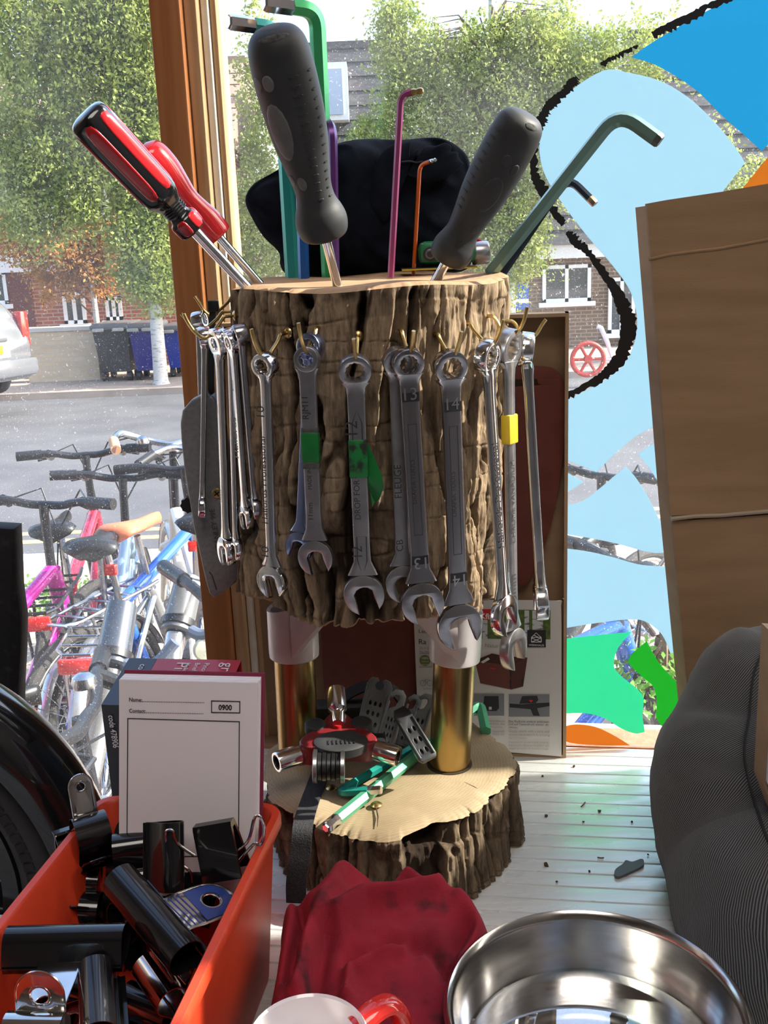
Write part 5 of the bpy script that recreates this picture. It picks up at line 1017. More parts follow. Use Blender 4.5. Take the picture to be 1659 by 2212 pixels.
def ringtube(R0,sec,n=120,a0=0,a1=2*PI,closed=True):
    vs=[];k=len(sec)
    for i in range(n):
        a=a0+(a1-a0)*i/(n if closed else n-1)
        vs+=[((R0+p)*math.cos(a),(R0+p)*math.sin(a),q) for p,q in sec]
    g=MB(); f=[]
    for i in range(n if closed else n-1):
        for j in range(k): f.append((i*k+j,i*k+(j+1)%k,((i+1)%n)*k+(j+1)%k,((i+1)%n)*k+j))
    return g.add(vs,f,MWh)
s_=wR/680
cs=lambda rx,ry,n=20:[(rx*math.cos(2*PI*i/n),ry*math.sin(2*PI*i/n)) for i in range(n)]
def half(r,th,n=14): 
    o=[(r*math.sin(t)*.85,r*math.cos(t)) for t in np.linspace(-.15,PI+.15,n)]; return o+[((r-th)*math.sin(t)*.85,(r-th)*math.cos(t)) for t in np.linspace(PI+.15,-.15,n)]
obj('mudguard',ringtube(wR-.030,half(.035,.002),120,-.6,2.6,False),M_('gloss_black_guard',(.008,.009,.010),rough=.14,coat=.8),whl)
wheel_=obj('wheel',ringtube(wR-.054,cs(.022,.024)),blackr,whl); obj('guard_edge',ringtube(wR-.0335,cs(.0012,.0012,8),120,-.6,2.6,False).add([],[]),M_('edge_grey',(.25,.25,.26),rough=.4),whl)
tread=MB()
for i in range(110):
    a=2*PI*i/110
    for s in(-1,1): 
        p=V(((wR-.058)*math.cos(a),(wR-.058)*math.sin(a),.0235)); 
    tread.box((-.004,-.0032,-.001),(.004,.0032,.0012),MWh@MX.Translation(p)@MX.Rotation(a,4,'Z'))
obj('tread_blocks',tread,M_('tread',(.015,.015,.016),rough=.8),wheel_,kind='stuff')
obj('rim',ringtube(wR-.082,[(.006,-.012),(.009,0),(.006,.012),(-.008,.008),(-.010,0),(-.008,-.008)]),M_('black_rim',(.012,.012,.013),rough=.25,coat=.4),wheel_)
sp=MB()
for i in range(28):
    a=2*PI*i/28; b=a+(.5 if i%4<2 else -.5); sp.tube([MWh@V((.018*math.cos(b),.018*math.sin(b),.02*(-1)**i)),MWh@V(((wR-.088)*math.cos(a),(wR-.088)*math.sin(a),0))],.001,6)
obj('spokes',sp,M_('spoke_steel',(.3,.3,.31),metal=1,rough=.3),wheel_,kind='stuff')
obj('hub',MB().lathe([(.0001,-.035),(.012,-.035),(.02,-.03),(.02,-.026),(.011,-.022),(.011,.022),(.02,.026),(.02,.03),(.012,.035),(.0001,.035)],MWh,24),M_('spoke_steel',(.3,.3,.31)),wheel_)
bp=[(-90,1136),(0,1140),(33,1142),(36,1200),(38,1262),(47,1330),(46,1400),(42,1470),(40,1560),(30,1720),(-90,1720)]
P=[atY(x,y,.80) for x,y in bp]; P[-1].z=-.28; P[-2].z=-.28
q=plate([[(p.x,p.z) for p in P]],.010,.003); g=MB(); g.add(q.v,q.f,MX.Translation((0,.80,0)))
tag(obj('bag_panel',g,M_('worn_black',(.006,.006,.007),(.02,.018,.02),scale=120,rough=.7,lo=.55,hi=.75,bump=.3)),'worn black fabric bag edge at the left frame border','bag')
# ================================================================== street outside
GZ=-1.35; GF_=-1.68
asph=pm('asphalt',(.07,.07,.08),(.10,.10,.108),scale=1.2,rough=.85,bump=.3,bscale=60); pave=pm('paving',(.36,.29,.24),(.30,.24,.2),scale=2.5,rough=.9); kerbm=pm('kerb_stone',(.5,.46,.42),rough=.9)
struct('floor_pavement',MB().box((-30,1.1,GZ-.2),(30,6.2,GZ)),pave); struct('floor_road',MB().add([(-40,6.2,GZ-.3),(40,6.2,GZ-.3),(40,17,GF_-.3),(-40,17,GF_-.3),(-40,6.2,GZ-.06),(40,6.2,GZ-.06),(40,17,GF_-.06),(-40,17,GF_-.06)],[(0,3,2,1),(4,5,6,7),(0,1,5,4),(1,2,6,5),(2,3,7,6),(3,0,4,7)]),asph); struct('trim_7',MB().box((-40,6.2,GZ-.2),(40,6.36,GZ+.0)),kerbm)
struct('floor_far_pavement',MB().box((-40,17.0,GF_-.2),(40,26,GF_+.05)),pave)
for i,z_ in enumerate((6.9,7.15)): struct('trim_%d'%(8+i),MB().add([(-30,z_,GZ-.058-.0306*(z_-6.2)),(30,z_,GZ-.058-.0306*(z_-6.2)),(30,z_+.1,GZ-.058-.0306*(z_-6.1)),(-30,z_+.1,GZ-.058-.0306*(z_-6.1)),(-30,z_,GZ-.07-.0306*(z_-6.2)),(30,z_,GZ-.07-.0306*(z_-6.2)),(30,z_+.1,GZ-.07-.0306*(z_-6.1)),(-30,z_+.1,GZ-.07-.0306*(z_-6.1))],[(0,1,2,3),(7,6,5,4),(0,4,5,1),(2,6,7,3)]),M_('yellow_road_line',(.62,.48,.15),rough=.8))
g=MB()
for i in range(60): pass
# ---- brick walls
def brick(name,c1,c2,mo,sc=1):
    m,t,b=nodes(name); b.inputs['Roughness'].default_value=.9; tc=t.nodes.new('ShaderNodeTexCoord'); mp=t.nodes.new('ShaderNodeMapping'); mp.inputs['Rotation'].default_value=(R(90),0,0); t.links.new(tc.outputs['Object'],mp.inputs[0])
    br=t.nodes.new('ShaderNodeTexBrick'); br.inputs['Color1'].default_value=(*c1,1); br.inputs['Color2'].default_value=(*c2,1); br.inputs['Mortar'].default_value=(*mo,1); br.inputs['Scale'].default_value=sc; br.inputs['Brick Width'].default_value=.225; br.inputs['Row Height'].default_value=.075; br.inputs['Mortar Size'].default_value=.010
    t.links.new(mp.outputs[0],br.inputs[0]); t.links.new(br.outputs[0],b.inputs['Base Color']); return m
bred=brick('red_brick',(.36,.10,.06),(.28,.075,.05),(.42,.30,.24)); bbrown=brick('brown_brick',(.17,.11,.075),(.13,.085,.06),(.26,.2,.16)); bcream=brick('cream_brick',(.62,.46,.30),(.55,.40,.26),(.5,.42,.34))
tile=pm('roof_tile',(.035,.036,.042),(.065,.065,.072),scale=9,rough=.8,bump=.6,bscale=18,stretch=(1,1,3)); tile2=pm('clay_tile',(.30,.20,.15),(.24,.16,.13),scale=8,rough=.85,bump=.5,bscale=14,stretch=(.6,1,3))
wfr=M_('white_window_frame',(.75,.75,.77),rough=.5); 
pane=M_('house_pane',(.05,.06,.07),rough=.05,spec=.8,coat=1)
def house(label,x0,x1,y,zt,mat,wins,depth=5,roof=None,fascia=None,extra=None):
    o=thing('terraced_house',label,'house',((x0+x1)/2,y,GF_)); obj('brick_wall',MB().box((x0,y,GF_),(x1,y+depth,zt)),mat,o)
    for a,b,c,d,nm in wins:
        f=MB(); t_=.07
        for q in((a,b,a+t_,d),(c-t_,b,c,d),(a,d-t_,c,d),(a,b,c,b+t_),((a+c)/2-.035,b,(a+c)/2+.035,d)): f.box((q[0],y-.06,q[1]),(q[2],y+.02,q[3]))
        w_=obj('window',f,wfr,o); obj('pane',MB().box((a+.03,y-.02,b+.03),(c-.03,y-.012,d-.03)),pane,w_); obj('window_sill',MB().box((a-.08,y-.14,b-.09),(c+.08,y+.02,b)),wfr,o)
    if fascia: obj('fascia_board',MB().box((x0-.1,y-.22,fascia[0]),(x1+.1,y+.02,fascia[1])),wfr,o)
    if roof:
        ze,zr,dr,mt=roof; q=MB(); rows=max(6,int((zr-ze)/.28)); pr=[]
        for k in range(rows): 
            u0,u1=k/rows,(k+1)/rows; pr+=[(y-.25+dr*u0-.045,ze+(zr-ze)*u0),(y-.25+dr*u1-.01,ze+(zr-ze)*u1)]
        n=len(pr); poly=pr+[(y+depth,zr),(y+depth,ze)]; v=[(x0-.15,a,b) for a,b in poly]+[(x1+.15,a,b) for a,b in poly]; N=len(poly); q.add(v,[tuple(range(N)),tuple(range(2*N-1,N-1,-1))]+[(i,i+N,(i+1)%N+N,(i+1)%N) for i in range(N)]); obj('roof',q,mt,o,ang=10)
        obj('ridge',MB().box((x0-.2,y-.3+dr,zr-.02),(x1+.2,y+depth,zr+.12)),mt,o)
    return o
def zx(px,py,Y): p=atY(px,py,Y); return p.x,p.z
HY=21.0
# left: red brick house
xa,zf=zx(470,560,HY); x_l=-14; zt1=zx(60,330,HY)[1]
def win(px0,py0,px1,py1,Y=HY,n=''): 
    a=zx(px0,py1,Y); b=zx(px1,py0,Y); return (a[0],a[1],b[0],b[1],n)
h1=house('red brick house with white framed windows behind the parked silver car',x_l,zx(505,560,HY)[0],HY,zx(230,330,HY)[1],bred,[win(-70,585,12,660),win(142,630,182,700),win(232,640,262,692),win(-60,370,10,470),win(150,380,230,470)],roof=(zx(230,330,HY)[1],zx(230,150,HY+3)[1],3.0,tile2))
a=zx(-60,592,HY); b=zx(118,535,HY); obj('white_band',MB().box((a[0],HY-.12,a[1]),(b[0],HY-.02,b[1])),wfr,h1); a=zx(28,690,HY); b=zx(60,560,HY); obj('dark_doorway',MB().box((a[0],HY-.05,GF_),(b[0],HY+.02,b[1])),M_('door_dark',(.12,.03,.025),rough=.5),h1)
# middle and right: brown brick block with tiled mansard roof
xm=zx(660,560,HY)[0]; zfa=zx(1240,557,HY)[1]; zfb=zx(1240,528,HY)[1]
h2=house('long brown brick building with dark tiled mansard roof across the street',xm,12,HY,zfa+.05,bbrown,[win(1171,570,1276,654),win(1312,598,1372,720),win(640,600,700,660),win(830,600,900,660)],roof=(zfb,zx(1000,92,HY+1.2)[1],1.5,tile),fascia=(zfa,zfb))
for (p0,q0,p1,q1) in((700,150,738,250),(1265,70,1330,190),(880,260,920,330)):
    a=zx(p0,q1,HY+.3); b=zx(p1,q0,HY+.3); obj('dormer',MB().box((a[0]-.1,HY+.2,a[1]-.1),(b[0]+.1,HY+1.9,b[1]+.12)),wfr,h2); obj('dormer_pane',MB().box((a[0],HY+.17,a[1]),(b[0],HY+.195,b[1])),M_('pale_pane',(.35,.42,.55),rough=.15),h2)
a=zx(1111,668,HY); b=zx(1141,612,HY); sgn=obj('blue_sign',MB().box((a[0],HY-.06,a[1]),(b[0],HY-.03,b[1])),M_('sign_blue',(.04,.12,.5),rough=.4),h2,label='blue and white sign'); obj('sign_band',MB().box((a[0],HY-.062,a[1]+.12),(b[0],HY-.058,a[1]+.20)),inkw,sgn)
# garden walls, gate posts
gw=thing('garden_wall','low cream brick garden wall beside the parked car','wall',(zx(150,830,18.6)[0],18.6,GF_)); xa=zx(60,800,18.6)[0]; xb=zx(215,800,18.6)[0]; obj('brickwork',MB().box((xa,18.6,GF_+.05),(xb,18.85,GF_+.95)),bcream,gw); obj('coping',MB().box((xa-.03,18.55,GF_+.95),(xb+.03,18.9,GF_+1.02)),kerbm,gw)
gw=thing('garden_wall','dark shaded brick garden wall at the bin store','wall',(zx(180,820,18.9)[0],19.2,GF_)); xa=zx(150,800,19.2)[0]; xb=zx(235,800,19.2)[0]; obj('brickwork',MB().box((xa,19.2,GF_+.05),(xb,19.45,GF_+.75)),bbrown,gw)
# bins
def binn(label,px0,px1,pt,Y,mat,lidm):
    a=zx(px0,812,Y); b=zx(px1,pt,Y); zt=b[1]; o=thing('wheeled_bin',label,'bin',((a[0]+b[0])/2,Y,GF_+.05),group='large wheeled bins on the far pavement'); w_=(b[0]-a[0])
    q=MB(); v=[(a[0]+.06,Y,GF_+.22),(b[0]-.06,Y,GF_+.22),(b[0]-.06,Y+.8,GF_+.22),(a[0]+.06,Y+.8,GF_+.22),(a[0],Y-.1,zt-.1),(b[0],Y-.1,zt-.1),(b[0],Y+.9,zt-.1),(a[0],Y+.9,zt-.1)]; q.add(v,[(0,3,2,1),(4,5,6,7),(0,1,5,4),(1,2,6,5),(2,3,7,6),(3,0,4,7)]); obj('bin_body',q,mat,o)
    obj('lid',MB().rbox((a[0]-.04,Y-.16,zt-.11),(b[0]+.04,Y+.95,zt),.05),lidm,o)
    for s in(.15,.85):
        for yy in(.1,.7): obj('castor',MB().lathe([(.0001,-.04),(.085,-.04),(.085,.04),(.0001,.04)],MX.Translation((a[0]+w_*s,Y+yy,GF_+.135))@MX.Rotation(PI/2,4,'Y'),16),blackr,o)
    for s in(.2,.75): obj('lid_handle',MB().rbox((a[0]+w_*s-.1,Y-.22,zt-.13),(a[0]+w_*s+.1,Y-.14,zt-.07),.02),M_('bin_grey',(.35,.33,.3),rough=.5),o)
    return o
binn('large dark grey wheeled bin on the far pavement',213,278,697,18.2,M_('bin_dark',(.025,.028,.03),rough=.4),M_('bin_lid',(.12,.12,.125),rough=.35))
b_=binn('large blue wheeled bin left of the birch trunk',290,336,697,18.2,M_('bin_blue',(.02,.022,.16),rough=.35),M_('bin_lid',(.12,.12,.125))); binn('large blue wheeled bin right of the birch trunk, cut by the window post',362,424,700,18.5,M_('bin_blue2',(.01,.03,.25),rough=.35),M_('bin_lid',(.12,.12,.125)))
# silver car seen from behind
car=thing('car','silver hatchback car parked across the street, seen from behind','car',(zx(-45,850,15)[0],15.0,GF_-.0)); CX=0; CYY=0; zg=0; CM=MX.Translation((zx(92,850,15)[0],15.0,zx(92,850,15)[1]-.02))@MX.Rotation(R(62),4,'Z')@MX.Translation((-.86,.1,0))
silver=M_('car_silver',(.24,.25,.28),rough=.22,metal=.6,coat=.8)
def loft(secs,mat,name,**k):
    g=MB(); n=len(secs[0]); g.grid([p for s in secs for p in s],n,len(secs),True); g.f+=[tuple(range(n)),tuple((len(secs)-1)*n+i for i in range(n))]; g.mi+=[0,0]; return obj(name,g,mat,car,CM,**k)
hwid=.86
def csec(y,hw_,zb,zm,hw2,zt,hw3):   # car cross-section at y
    return [(CX+x,CYY+y,zg+z) for x,z in((-hw_*.96,zb),(hw_*.96,zb),(hw_,zb+.2),(hw_,zm-.1),(hw_*.97,zm),(hw2,(zm+zt)/2),(hw3,zt-.06),(hw3*.85,zt),(-hw3*.85,zt),(-hw3,zt-.06),(-hw2,(zm+zt)/2),(-hw_*.97,zm),(-hw_,zm-.1),(-hw_,zb+.2))]
loft([csec(-.05,hwid*.9,.35,.8,hwid*.85,.84,.8*hwid),csec(0,hwid*.97,.3,.92,.74,.98,.7),csec(.12,hwid,.25,.96,.73,1.30,.62),csec(.35,hwid,.22,.98,.74,1.50,.60),csec(1.6,hwid,.2,1.0,.74,1.55,.62),csec(2.4,hwid,.2,1.0,.73,1.50,.60),csec(3.2,hwid,.2,.98,.8,1.02,.78),csec(4.1,hwid*.92,.25,.78,.75,.80,.7)],silver,'car_body',ang=50)
gl_=M_('car_glass',(.015,.018,.02),rough=.05,coat=1)
obj('rear_window',MB().add([(CX-.62,CYY+.045,zg+1.02),(CX+.62,CYY+.045,zg+1.02),(CX+.54,CYY+.24,zg+1.42),(CX-.54,CYY+.24,zg+1.42),(CX-.62,CYY+.08,zg+1.02),(CX+.62,CYY+.08,zg+1.02),(CX+.54,CYY+.30,zg+1.42),(CX-.54,CYY+.30,zg+1.42)],[(0,1,2,3),(4,7,6,5),(0,4,5,1),(1,5,6,2),(2,6,7,3),(3,7,4,0)]),gl_,car,CM)
for s in(-1,1): obj('side_window',MB().add([(CX+s*.80,CYY+.5,zg+1.04),(CX+s*.80,CYY+2.3,zg+1.04),(CX+s*.66,CYY+2.1,zg+1.44),(CX+s*.66,CYY+.55,zg+1.44),(CX+s*.70,CYY+.5,zg+1.04),(CX+s*.70,CYY+2.3,zg+1.04),(CX+s*.6,CYY+2.1,zg+1.44),(CX+s*.6,CYY+.55,zg+1.44)],[(0,1,2,3),(7,6,5,4),(0,4,5,1),(1,5,6,2),(2,6,7,3),(3,7,4,0)]),gl_,car,CM); obj('tail_light',MB().rbox((CX+s*.76-.07,CYY-.03,zg+.72),(CX+s*.76+.07,CYY+.12,zg+1.22),.02),glass_red,car,CM)
obj('bumper',MB().rbox((CX-.84,CYY-.14,zg+.32),(CX+.84,CYY+.15,zg+.58),.06),silver,car,CM); obj('roof_spoiler',MB().rbox((CX-.56,CYY+.14,zg+1.46),(CX+.56,CYY+.42,zg+1.52),.02),silver,car,CM)
np_=obj('number_plate',MB().rbox((CX-.26,CYY-.075,zg+.66),(CX+.26,CYY-.05,zg+.78),.01),M_('plate_yellow',(.75,.5,.02),rough=.4),car,CM)
obj('plate_recess',MB().box((CX-.40,CYY-.055,zg+.6),(CX+.40,CYY-.04,zg+.86)),M_('car_grey',(.3,.31,.33),metal=.5,rough=.3),car,CM); obj('boot_handle',MB().rbox((CX-.36,CYY-.08,zg+.83),(CX+.36,CYY-.04,zg+.88),.015),M_('car_dark',(.1,.1,.11),rough=.3),car,CM)
for sx_ in(-1,1):
    for yy in(.75,3.3): obj('wheel',MB().lathe([(.0001,-.1),(.2,-.1),(.3,-.09),(.31,0),(.3,.09),(.2,.1),(.0001,.1)],MX.Translation((CX+sx_*.74,CYY+yy,zg+.31))@MX.Rotation(PI/2,4,'Y'),28),blackr,car,CM)
# red spoked hand cart
hc=zx(1270,776,15.5); cart=thing('hand_cart','hand cart with large red spoked wheel beside the brown building','cart',(hc[0],15.5,GF_)); wr2=.24; Mh=frame(V((hc[0],15.5,hc[1])),V((1,0,0)),V((0,0,1)),V((0,-1,0))); cred=M_('cart_red',(.55,.05,.035),rough=.5)
g=MB().tube([Mh@V((wr2*math.cos(t),wr2*math.sin(t),0)) for t in np.linspace(0,2*PI,36,endpoint=False)],.035,10,closed=True); wl=obj('wheel_rim',g,cred,cart)
for k in range(6): obj('spoke',MB().tube([Mh@V((0,0,0)),Mh@V((wr2*math.cos(k*PI/3),wr2*math.sin(k*PI/3),0))],.022,8),cred,wl)
obj('hub',MB().lathe([(.0001,-.05),(.06,-.05),(.06,.05),(.0001,.05)],Mh,16),cred,cart); obj('push_handle',MB().tube([atY(x,y,15.6) for x,y in((1275,780),(1322,775),(1312,740),(1298,708),(1290,705))],.035,8),wfr,cart)
zb_=GF_-.06; obj('prop_leg',MB().tube([atY(1320,776,15.6),V((atY(1324,776,15.6).x,15.6,zb_))],.03,8),wfr,cart)
# ================================================================== birch trees
leafg=None
def leafmat(name,c,c2,tl):
    m,t,b=nodes(name); t.nodes.remove(b); o=t.nodes['Material Output']; oi=t.nodes.new('ShaderNodeTexCoord'); n=t.nodes.new('ShaderNodeTexNoise'); n.inputs['Scale'].default_value=2.6; n.inputs['Detail'].default_value=6; t.links.new(oi.outputs['Object'],n.inputs[0])
    cr=t.nodes.new('ShaderNodeValToRGB'); e=cr.color_ramp.elements; e[0].position=.35; e[1].position=.65; e[0].color=(*c,1); e[1].color=(*c2,1); t.links.new(n.outputs[0],cr.inputs[0])
    d=t.nodes.new('ShaderNodeBsdfDiffuse'); l=t.nodes.new('ShaderNodeBsdfTranslucent'); mx=t.nodes.new('ShaderNodeMixShader'); mx.inputs[0].default_value=tl
    for q in(d,l): t.links.new(cr.outputs[0],q.inputs[0])
    t.links.new(d.outputs[0],mx.inputs[1]); t.links.new(l.outputs[0],mx.inputs[2]); t.links.new(mx.outputs[0],o.inputs[0]); return m
lm1=leafmat('birch_leaf',(.24,.31,.08),(.48,.53,.17),.5); lm2=leafmat('reflection_leaf',(.42,.20,.06),(.60,.36,.12),.5); lm3=leafmat('shrub_leaf',(.12,.30,.06),(.25,.45,.1),.4)
barkb=pm('birch_bark',(.55,.52,.48),(.25,.22,.20),scale=9,rough=.85,stretch=(1,1,5),lo=.55,hi=.68)
def leaves(P,size,seed):
    r=np.random.default_rng(seed); n=len(P); a=r.normal(size=(n,3)); a/=np.linalg.norm(a,axis=1,keepdims=True); b=np.cross(a,r.normal(size=(n,3))); b/=np.linalg.norm(b,axis=1,keepdims=True)
    s=size*(.6+.8*r.random((n,1))); c=np.cross(a,b)*.12*s
    v=np.stack([P-a*s,P-b*s*.55+c,P+a*s,P+b*s*.55+c],1).reshape(-1,3)
    me=bpy.data.meshes.new('leaves'); me.vertices.add(4*n); me.vertices.foreach_set('co',v.ravel()); me.loops.add(4*n); me.loops.foreach_set('vertex_index',np.arange(4*n,dtype=np.int32)); me.polygons.add(n); me.polygons.foreach_set('loop_start',np.arange(0,4*n,4,dtype=np.int32)); me.update(); me.validate(); return me
def birch(label,tpx,Y,base_py,trunk,r0_,clumps,nl,lsize,mat,seed,weep=1.6,cat='tree',nm='birch_tree',stems=True):
    """trunk: pixel polyline from the ground up; clumps: (px,py,rx px,rz px,weight) crown masses"""
    P=[atY(x,y,Y) for x,y in trunk]; P[0].z=(GF_ if Y>15 else GZ)+.04; o=thing(nm,label,cat,P[0],group=None)
    pts=[V(p) for p in crom([tuple(p) for p in P],5,False)]; N=len(pts); obj('trunk',MB().tube(pts,[r0_*(1.25-.0*i if i==0 else 1-.75*i/N) for i in range(N)],12),barkb,o,ang=80)
    r=np.random.default_rng(seed); L=[]; br=MB(); k=Y/F
    wsum=sum(c[4] for c in clumps)
    for px,py,rx,rz,wt in clumps:
        c=atY(px,py,Y); rx*=k; rz*=k; ns=max(4,int(nl*wt/wsum/70))
        for s_ in range(ns):
            d=r.normal(size=3); d/=np.linalg.norm(d); d*=r.random()**.45; s0=np.array([c.x+d[0]*rx,c.y+d[1]*rx*.7,c.z+d[2]*rz]); ln=(.35+.65*r.random())*weep*.55
            t=r.random(70); w_=.05+.10*t
            q=s0+np.c_[r.normal(size=70)*w_+ .12*t*d[0],r.normal(size=70)*w_,-ln*t]
            L.append(q)
            j=int(np.argmin([abs(p.z-(s0[2]-.4)) for p in pts])); b0=pts[j]
            if s_%3==0 and abs(b0.x-s0[0])<1.1:
                 br.tube([b0,b0.lerp(V(s0),.55)+V((0,0,.25)),V(s0),V(s0+np.array([.1*d[0],0,-ln*.7]))],[.02,.013,.007,.003],5)
    obj('foliage',leaves(np.concatenate(L),lsize,seed+1),mat,o,kind='stuff'); 
    if br.v: obj('branches',br,M_('twig',(.16,.11,.08),rough=.9),o,kind='stuff')
    return o
birch('tall birch tree left of the window post, pale trunk by the blue bins',0,17.6,0,[(347,815),(343,760),(333,640),(318,480),(275,330),(250,200),(238,80),(225,-60),(215,-160)],.13,
  [(60,90,150,160,3),(200,60,130,150,2.4),(310,120,70,170,2),(110,300,110,120,1.6),(25,330,80,150,1.4),(200,340,90,110,.9),(310,330,50,150,1.1),(330,520,45,120,1.5),(290,500,50,90,.9),(100,430,90,60,.7),(30,-60,300,90,2),(300,-50,120,80,1)],100000,.036,lm1,21)
birch('birch tree behind the black cap and tools, crown up to the sky',0,18.0,0,[(1100,800),(1100,700),(1098,600),(1075,470),(1055,330),(1050,200),(1060,80),(1060,-80)],.13,
  [(880,110,70,110,1.5),(850,40,40,70,.6),(960,180,80,130,1.7),(1080,120,110,120,2.4),(1190,60,110,90,2),(1150,190,100,110,1.6),(930,280,80,90,1.4),(1090,300,90,110,1.6),(1130,450,60,110,1.5),(1060,430,70,100,1.1),(1020,240,90,100,1.2),(1300,150,110,90,1.0),(1400,60,110,90,.9),(1240,330,60,60,.5),(560,100,35,120,.7),(560,260,45,150,1.0),(550,460,40,150,1.0),(610,520,60,70,.6),(820,270,60,80,.7),(1090,550,40,60,.5),(1640,420,60,90,.6),(1540,330,60,90,.6)],100000,.034,lm1,31)
birch('smaller orange leaved tree added in place of a reflection in the glass',0,19.9,0,[(215,760),(205,660),(190,560),(165,470)],.07,[(130,510,90,70,2),(60,500,80,60,1.4),(190,560,60,70,1.4),(225,500,50,60,1),(120,590,60,50,.7),(30,470,60,50,.7)],13000,.04,lm2,41,weep=.8,nm='reflection_tree')  # added tree; its orange leaves stand in for a reflection in the pane
o=birch('green leafy shrub between the parked bicycles at the window',0,4.6,0,[(118,1330),(125,1290),(130,1250)],.012,[(122,1245,22,40,1),(132,1290,20,30,1)],700,.016,lm3,51,weep=.25,cat='shrub',nm='leafy_shrub')
o=birch('small green plant low behind the coloured film',0,2.6,0,[(1440,1480),(1436,1430),(1432,1400)],.012,[(1432,1410,28,40,1),(1445,1440,22,30,.8)],500,.013,lm3,61,weep=.18,cat='plant',nm='leafy_plant')
# ================================================================== bicycles
mtl=M_('bike_steel',(.45,.46,.48),metal=1,rough=.22); bkm=M_('bike_black',(.012,.012,.014),rough=.35); tyr=M_('bike_tyre',(.035,.033,.032),rough=.85)
def bicycle(label,bar_px,zbar,head,paint,lean=3,saddle=None,bars='flat',rack=False,guards=None,wr_=.335,steer=0,refl=True,tcol=None,step=False,scale=1,grip=None,bell=False,basket=False,anchor='bar',dark_rack=False,tk=1.45,bw=.82):
    """head: heading in degrees, 0 = away from the viewer, + to the right; bar_px: pixel of the handlebar centre"""
    bz=GZ; sx_=math.sin(R(head)); cx_=math.cos(R(head)); fwd=V((sx_,cx_,0)); lft=V((-cx_,sx_,0)); upv=(V((0,0,1))+lft*math.tan(R(lean))).normalized(); lf=upv.cross(fwd)
    barl={'bar':(.33,zbar),'saddle':(-.235,.92),'rack':(-.715,2*wr_+.03)}[anchor]; P=atZ(bar_px[0],bar_px[1],bz+barl[1]*math.cos(R(lean))*scale); org=P-(fwd*barl[0]+upv*barl[1])*scale; org.z=bz
    M=frame(org,fwd*scale,lf*scale,upv*scale); o=thing('bicycle',label,'bicycle',org,group=None)
    T=lambda pts,r,mat,name,n=10,**k: obj(name,MB().tube([M@V(p) for p in pts],[q*scale for q in r] if isinstance(r,list) else r*scale,n,**k),mat,o)
    rh=(-.50,0,wr_); fh=(.58,0,wr_); bb=(-.07,0,.28); st=(-.20,0,.66); ht=(.335,0,.80); hb=(.375,0,.66)
    fr=MB()
    tt=[(ht,st)] if not step else [((.345,0,.76),(-.11,0,.42))]
    for a,b,r in([(bb,st,.016*tk),(hb,bb,.020*tk),(ht,hb,.021*tk)]+[(a,b,.017*tk) for a,b in tt]): fr.tube([M@V(a),M@V(b)],r*scale,12)
    for s in(-1,1): fr.tube([M@V((bb[0],s*.03,bb[2])),M@V((rh[0],s*.062,rh[2]))],.010*scale*tk,8); fr.tube([M@V((st[0],s*.012,st[2]-.03)),M@V((-.36,s*.05,.50)),M@V((rh[0],s*.062,rh[2]))],.008*scale*tk,8)
    obj('frame',fr,paint,o)
    fk=MB()
    for s in(-1,1): fk.tube([M@V((hb[0],0,hb[2])),M@V((hb[0]+.01,s*.05,hb[2]-.02)),M@V((hb[0]+.05,s*.052,.5)),M@V((fh[0],s*.05,fh[2]))],[.016*scale*tk,.014*scale*tk,.012*scale*tk,.008*scale*tk],8)
    obj('fork',fk,paint if guards is not None or not refl else bkm,o)
    for nm,c in(('rear_wheel',rh),('front_wheel',fh)):
        q=lambda r,m: [M@V((c[0]+r*math.cos(t),0,c[2]+r*math.sin(t))) for t in np.linspace(0,2*PI,m,endpoint=False)]
        w_=obj(nm,MB().tube(q(wr_-.02,48),.021*scale,10,closed=True),tcol or tyr,o); obj('rim',MB().tube(q(wr_-.045,48),.011*scale,8,closed=True),mtl,w_)
        g=MB()
        for k in range(28):
            a=2*PI*k/28; b=a+(.6 if k%4<2 else -.6); g.tube([M@V((c[0]+.02*math.cos(b),.025*(-1)**k,c[2]+.02*math.sin(b))),M@V((c[0]+(wr_-.05)*math.cos(a),0,c[2]+(wr_-.05)*math.sin(a)))],.0016*scale,4)
        obj('spokes',g,mtl,w_,kind='stuff'); obj('hub',MB().tube([M@V((c[0],-.05,c[2])),M@V((c[0],.05,c[2]))],.018*scale,12),mtl,w_)
        if guards is not None:
            g=MB(); a0,a1=(.35,3.3) if nm=='rear_wheel' else (.4,2.9); A=np.linspace(a0,a1,30); vs=[]
            for t in A:
                for b in np.linspace(-1.1,1.1,7): rr=wr_+.008+.018*math.cos(b); vs.append(M@V((c[0]+rr*math.cos(t),.028*math.sin(b),c[2]+rr*math.sin(t))))
            n0=len(vs)
            for t in A:
                for b in np.linspace(-1.1,1.1,7): rr=wr_+.006+.018*math.cos(b); vs.append(M@V((c[0]+rr*math.cos(t),.026*math.sin(b),c[2]+rr*math.sin(t))))
            f=[]
            for i in range(29):
                for j in range(6): a=i*7+j; f+=[(a,a+1,a+8,a+7),(n0+a,n0+a+7,n0+a+8,n0+a+1)]
            obj('mudguard',g.add(vs,f),guards,o,ang=80)
    # steering
    c,s_=math.cos(R(steer)),math.sin(R(steer)); B=lambda x,y,z:(.33+x*c-y*s_,x*s_+y*c,z)
    T([ht,(.325,0,zbar-.03),(.33,0,zbar)],[.017,.016,.018],bkm,'stem',10)
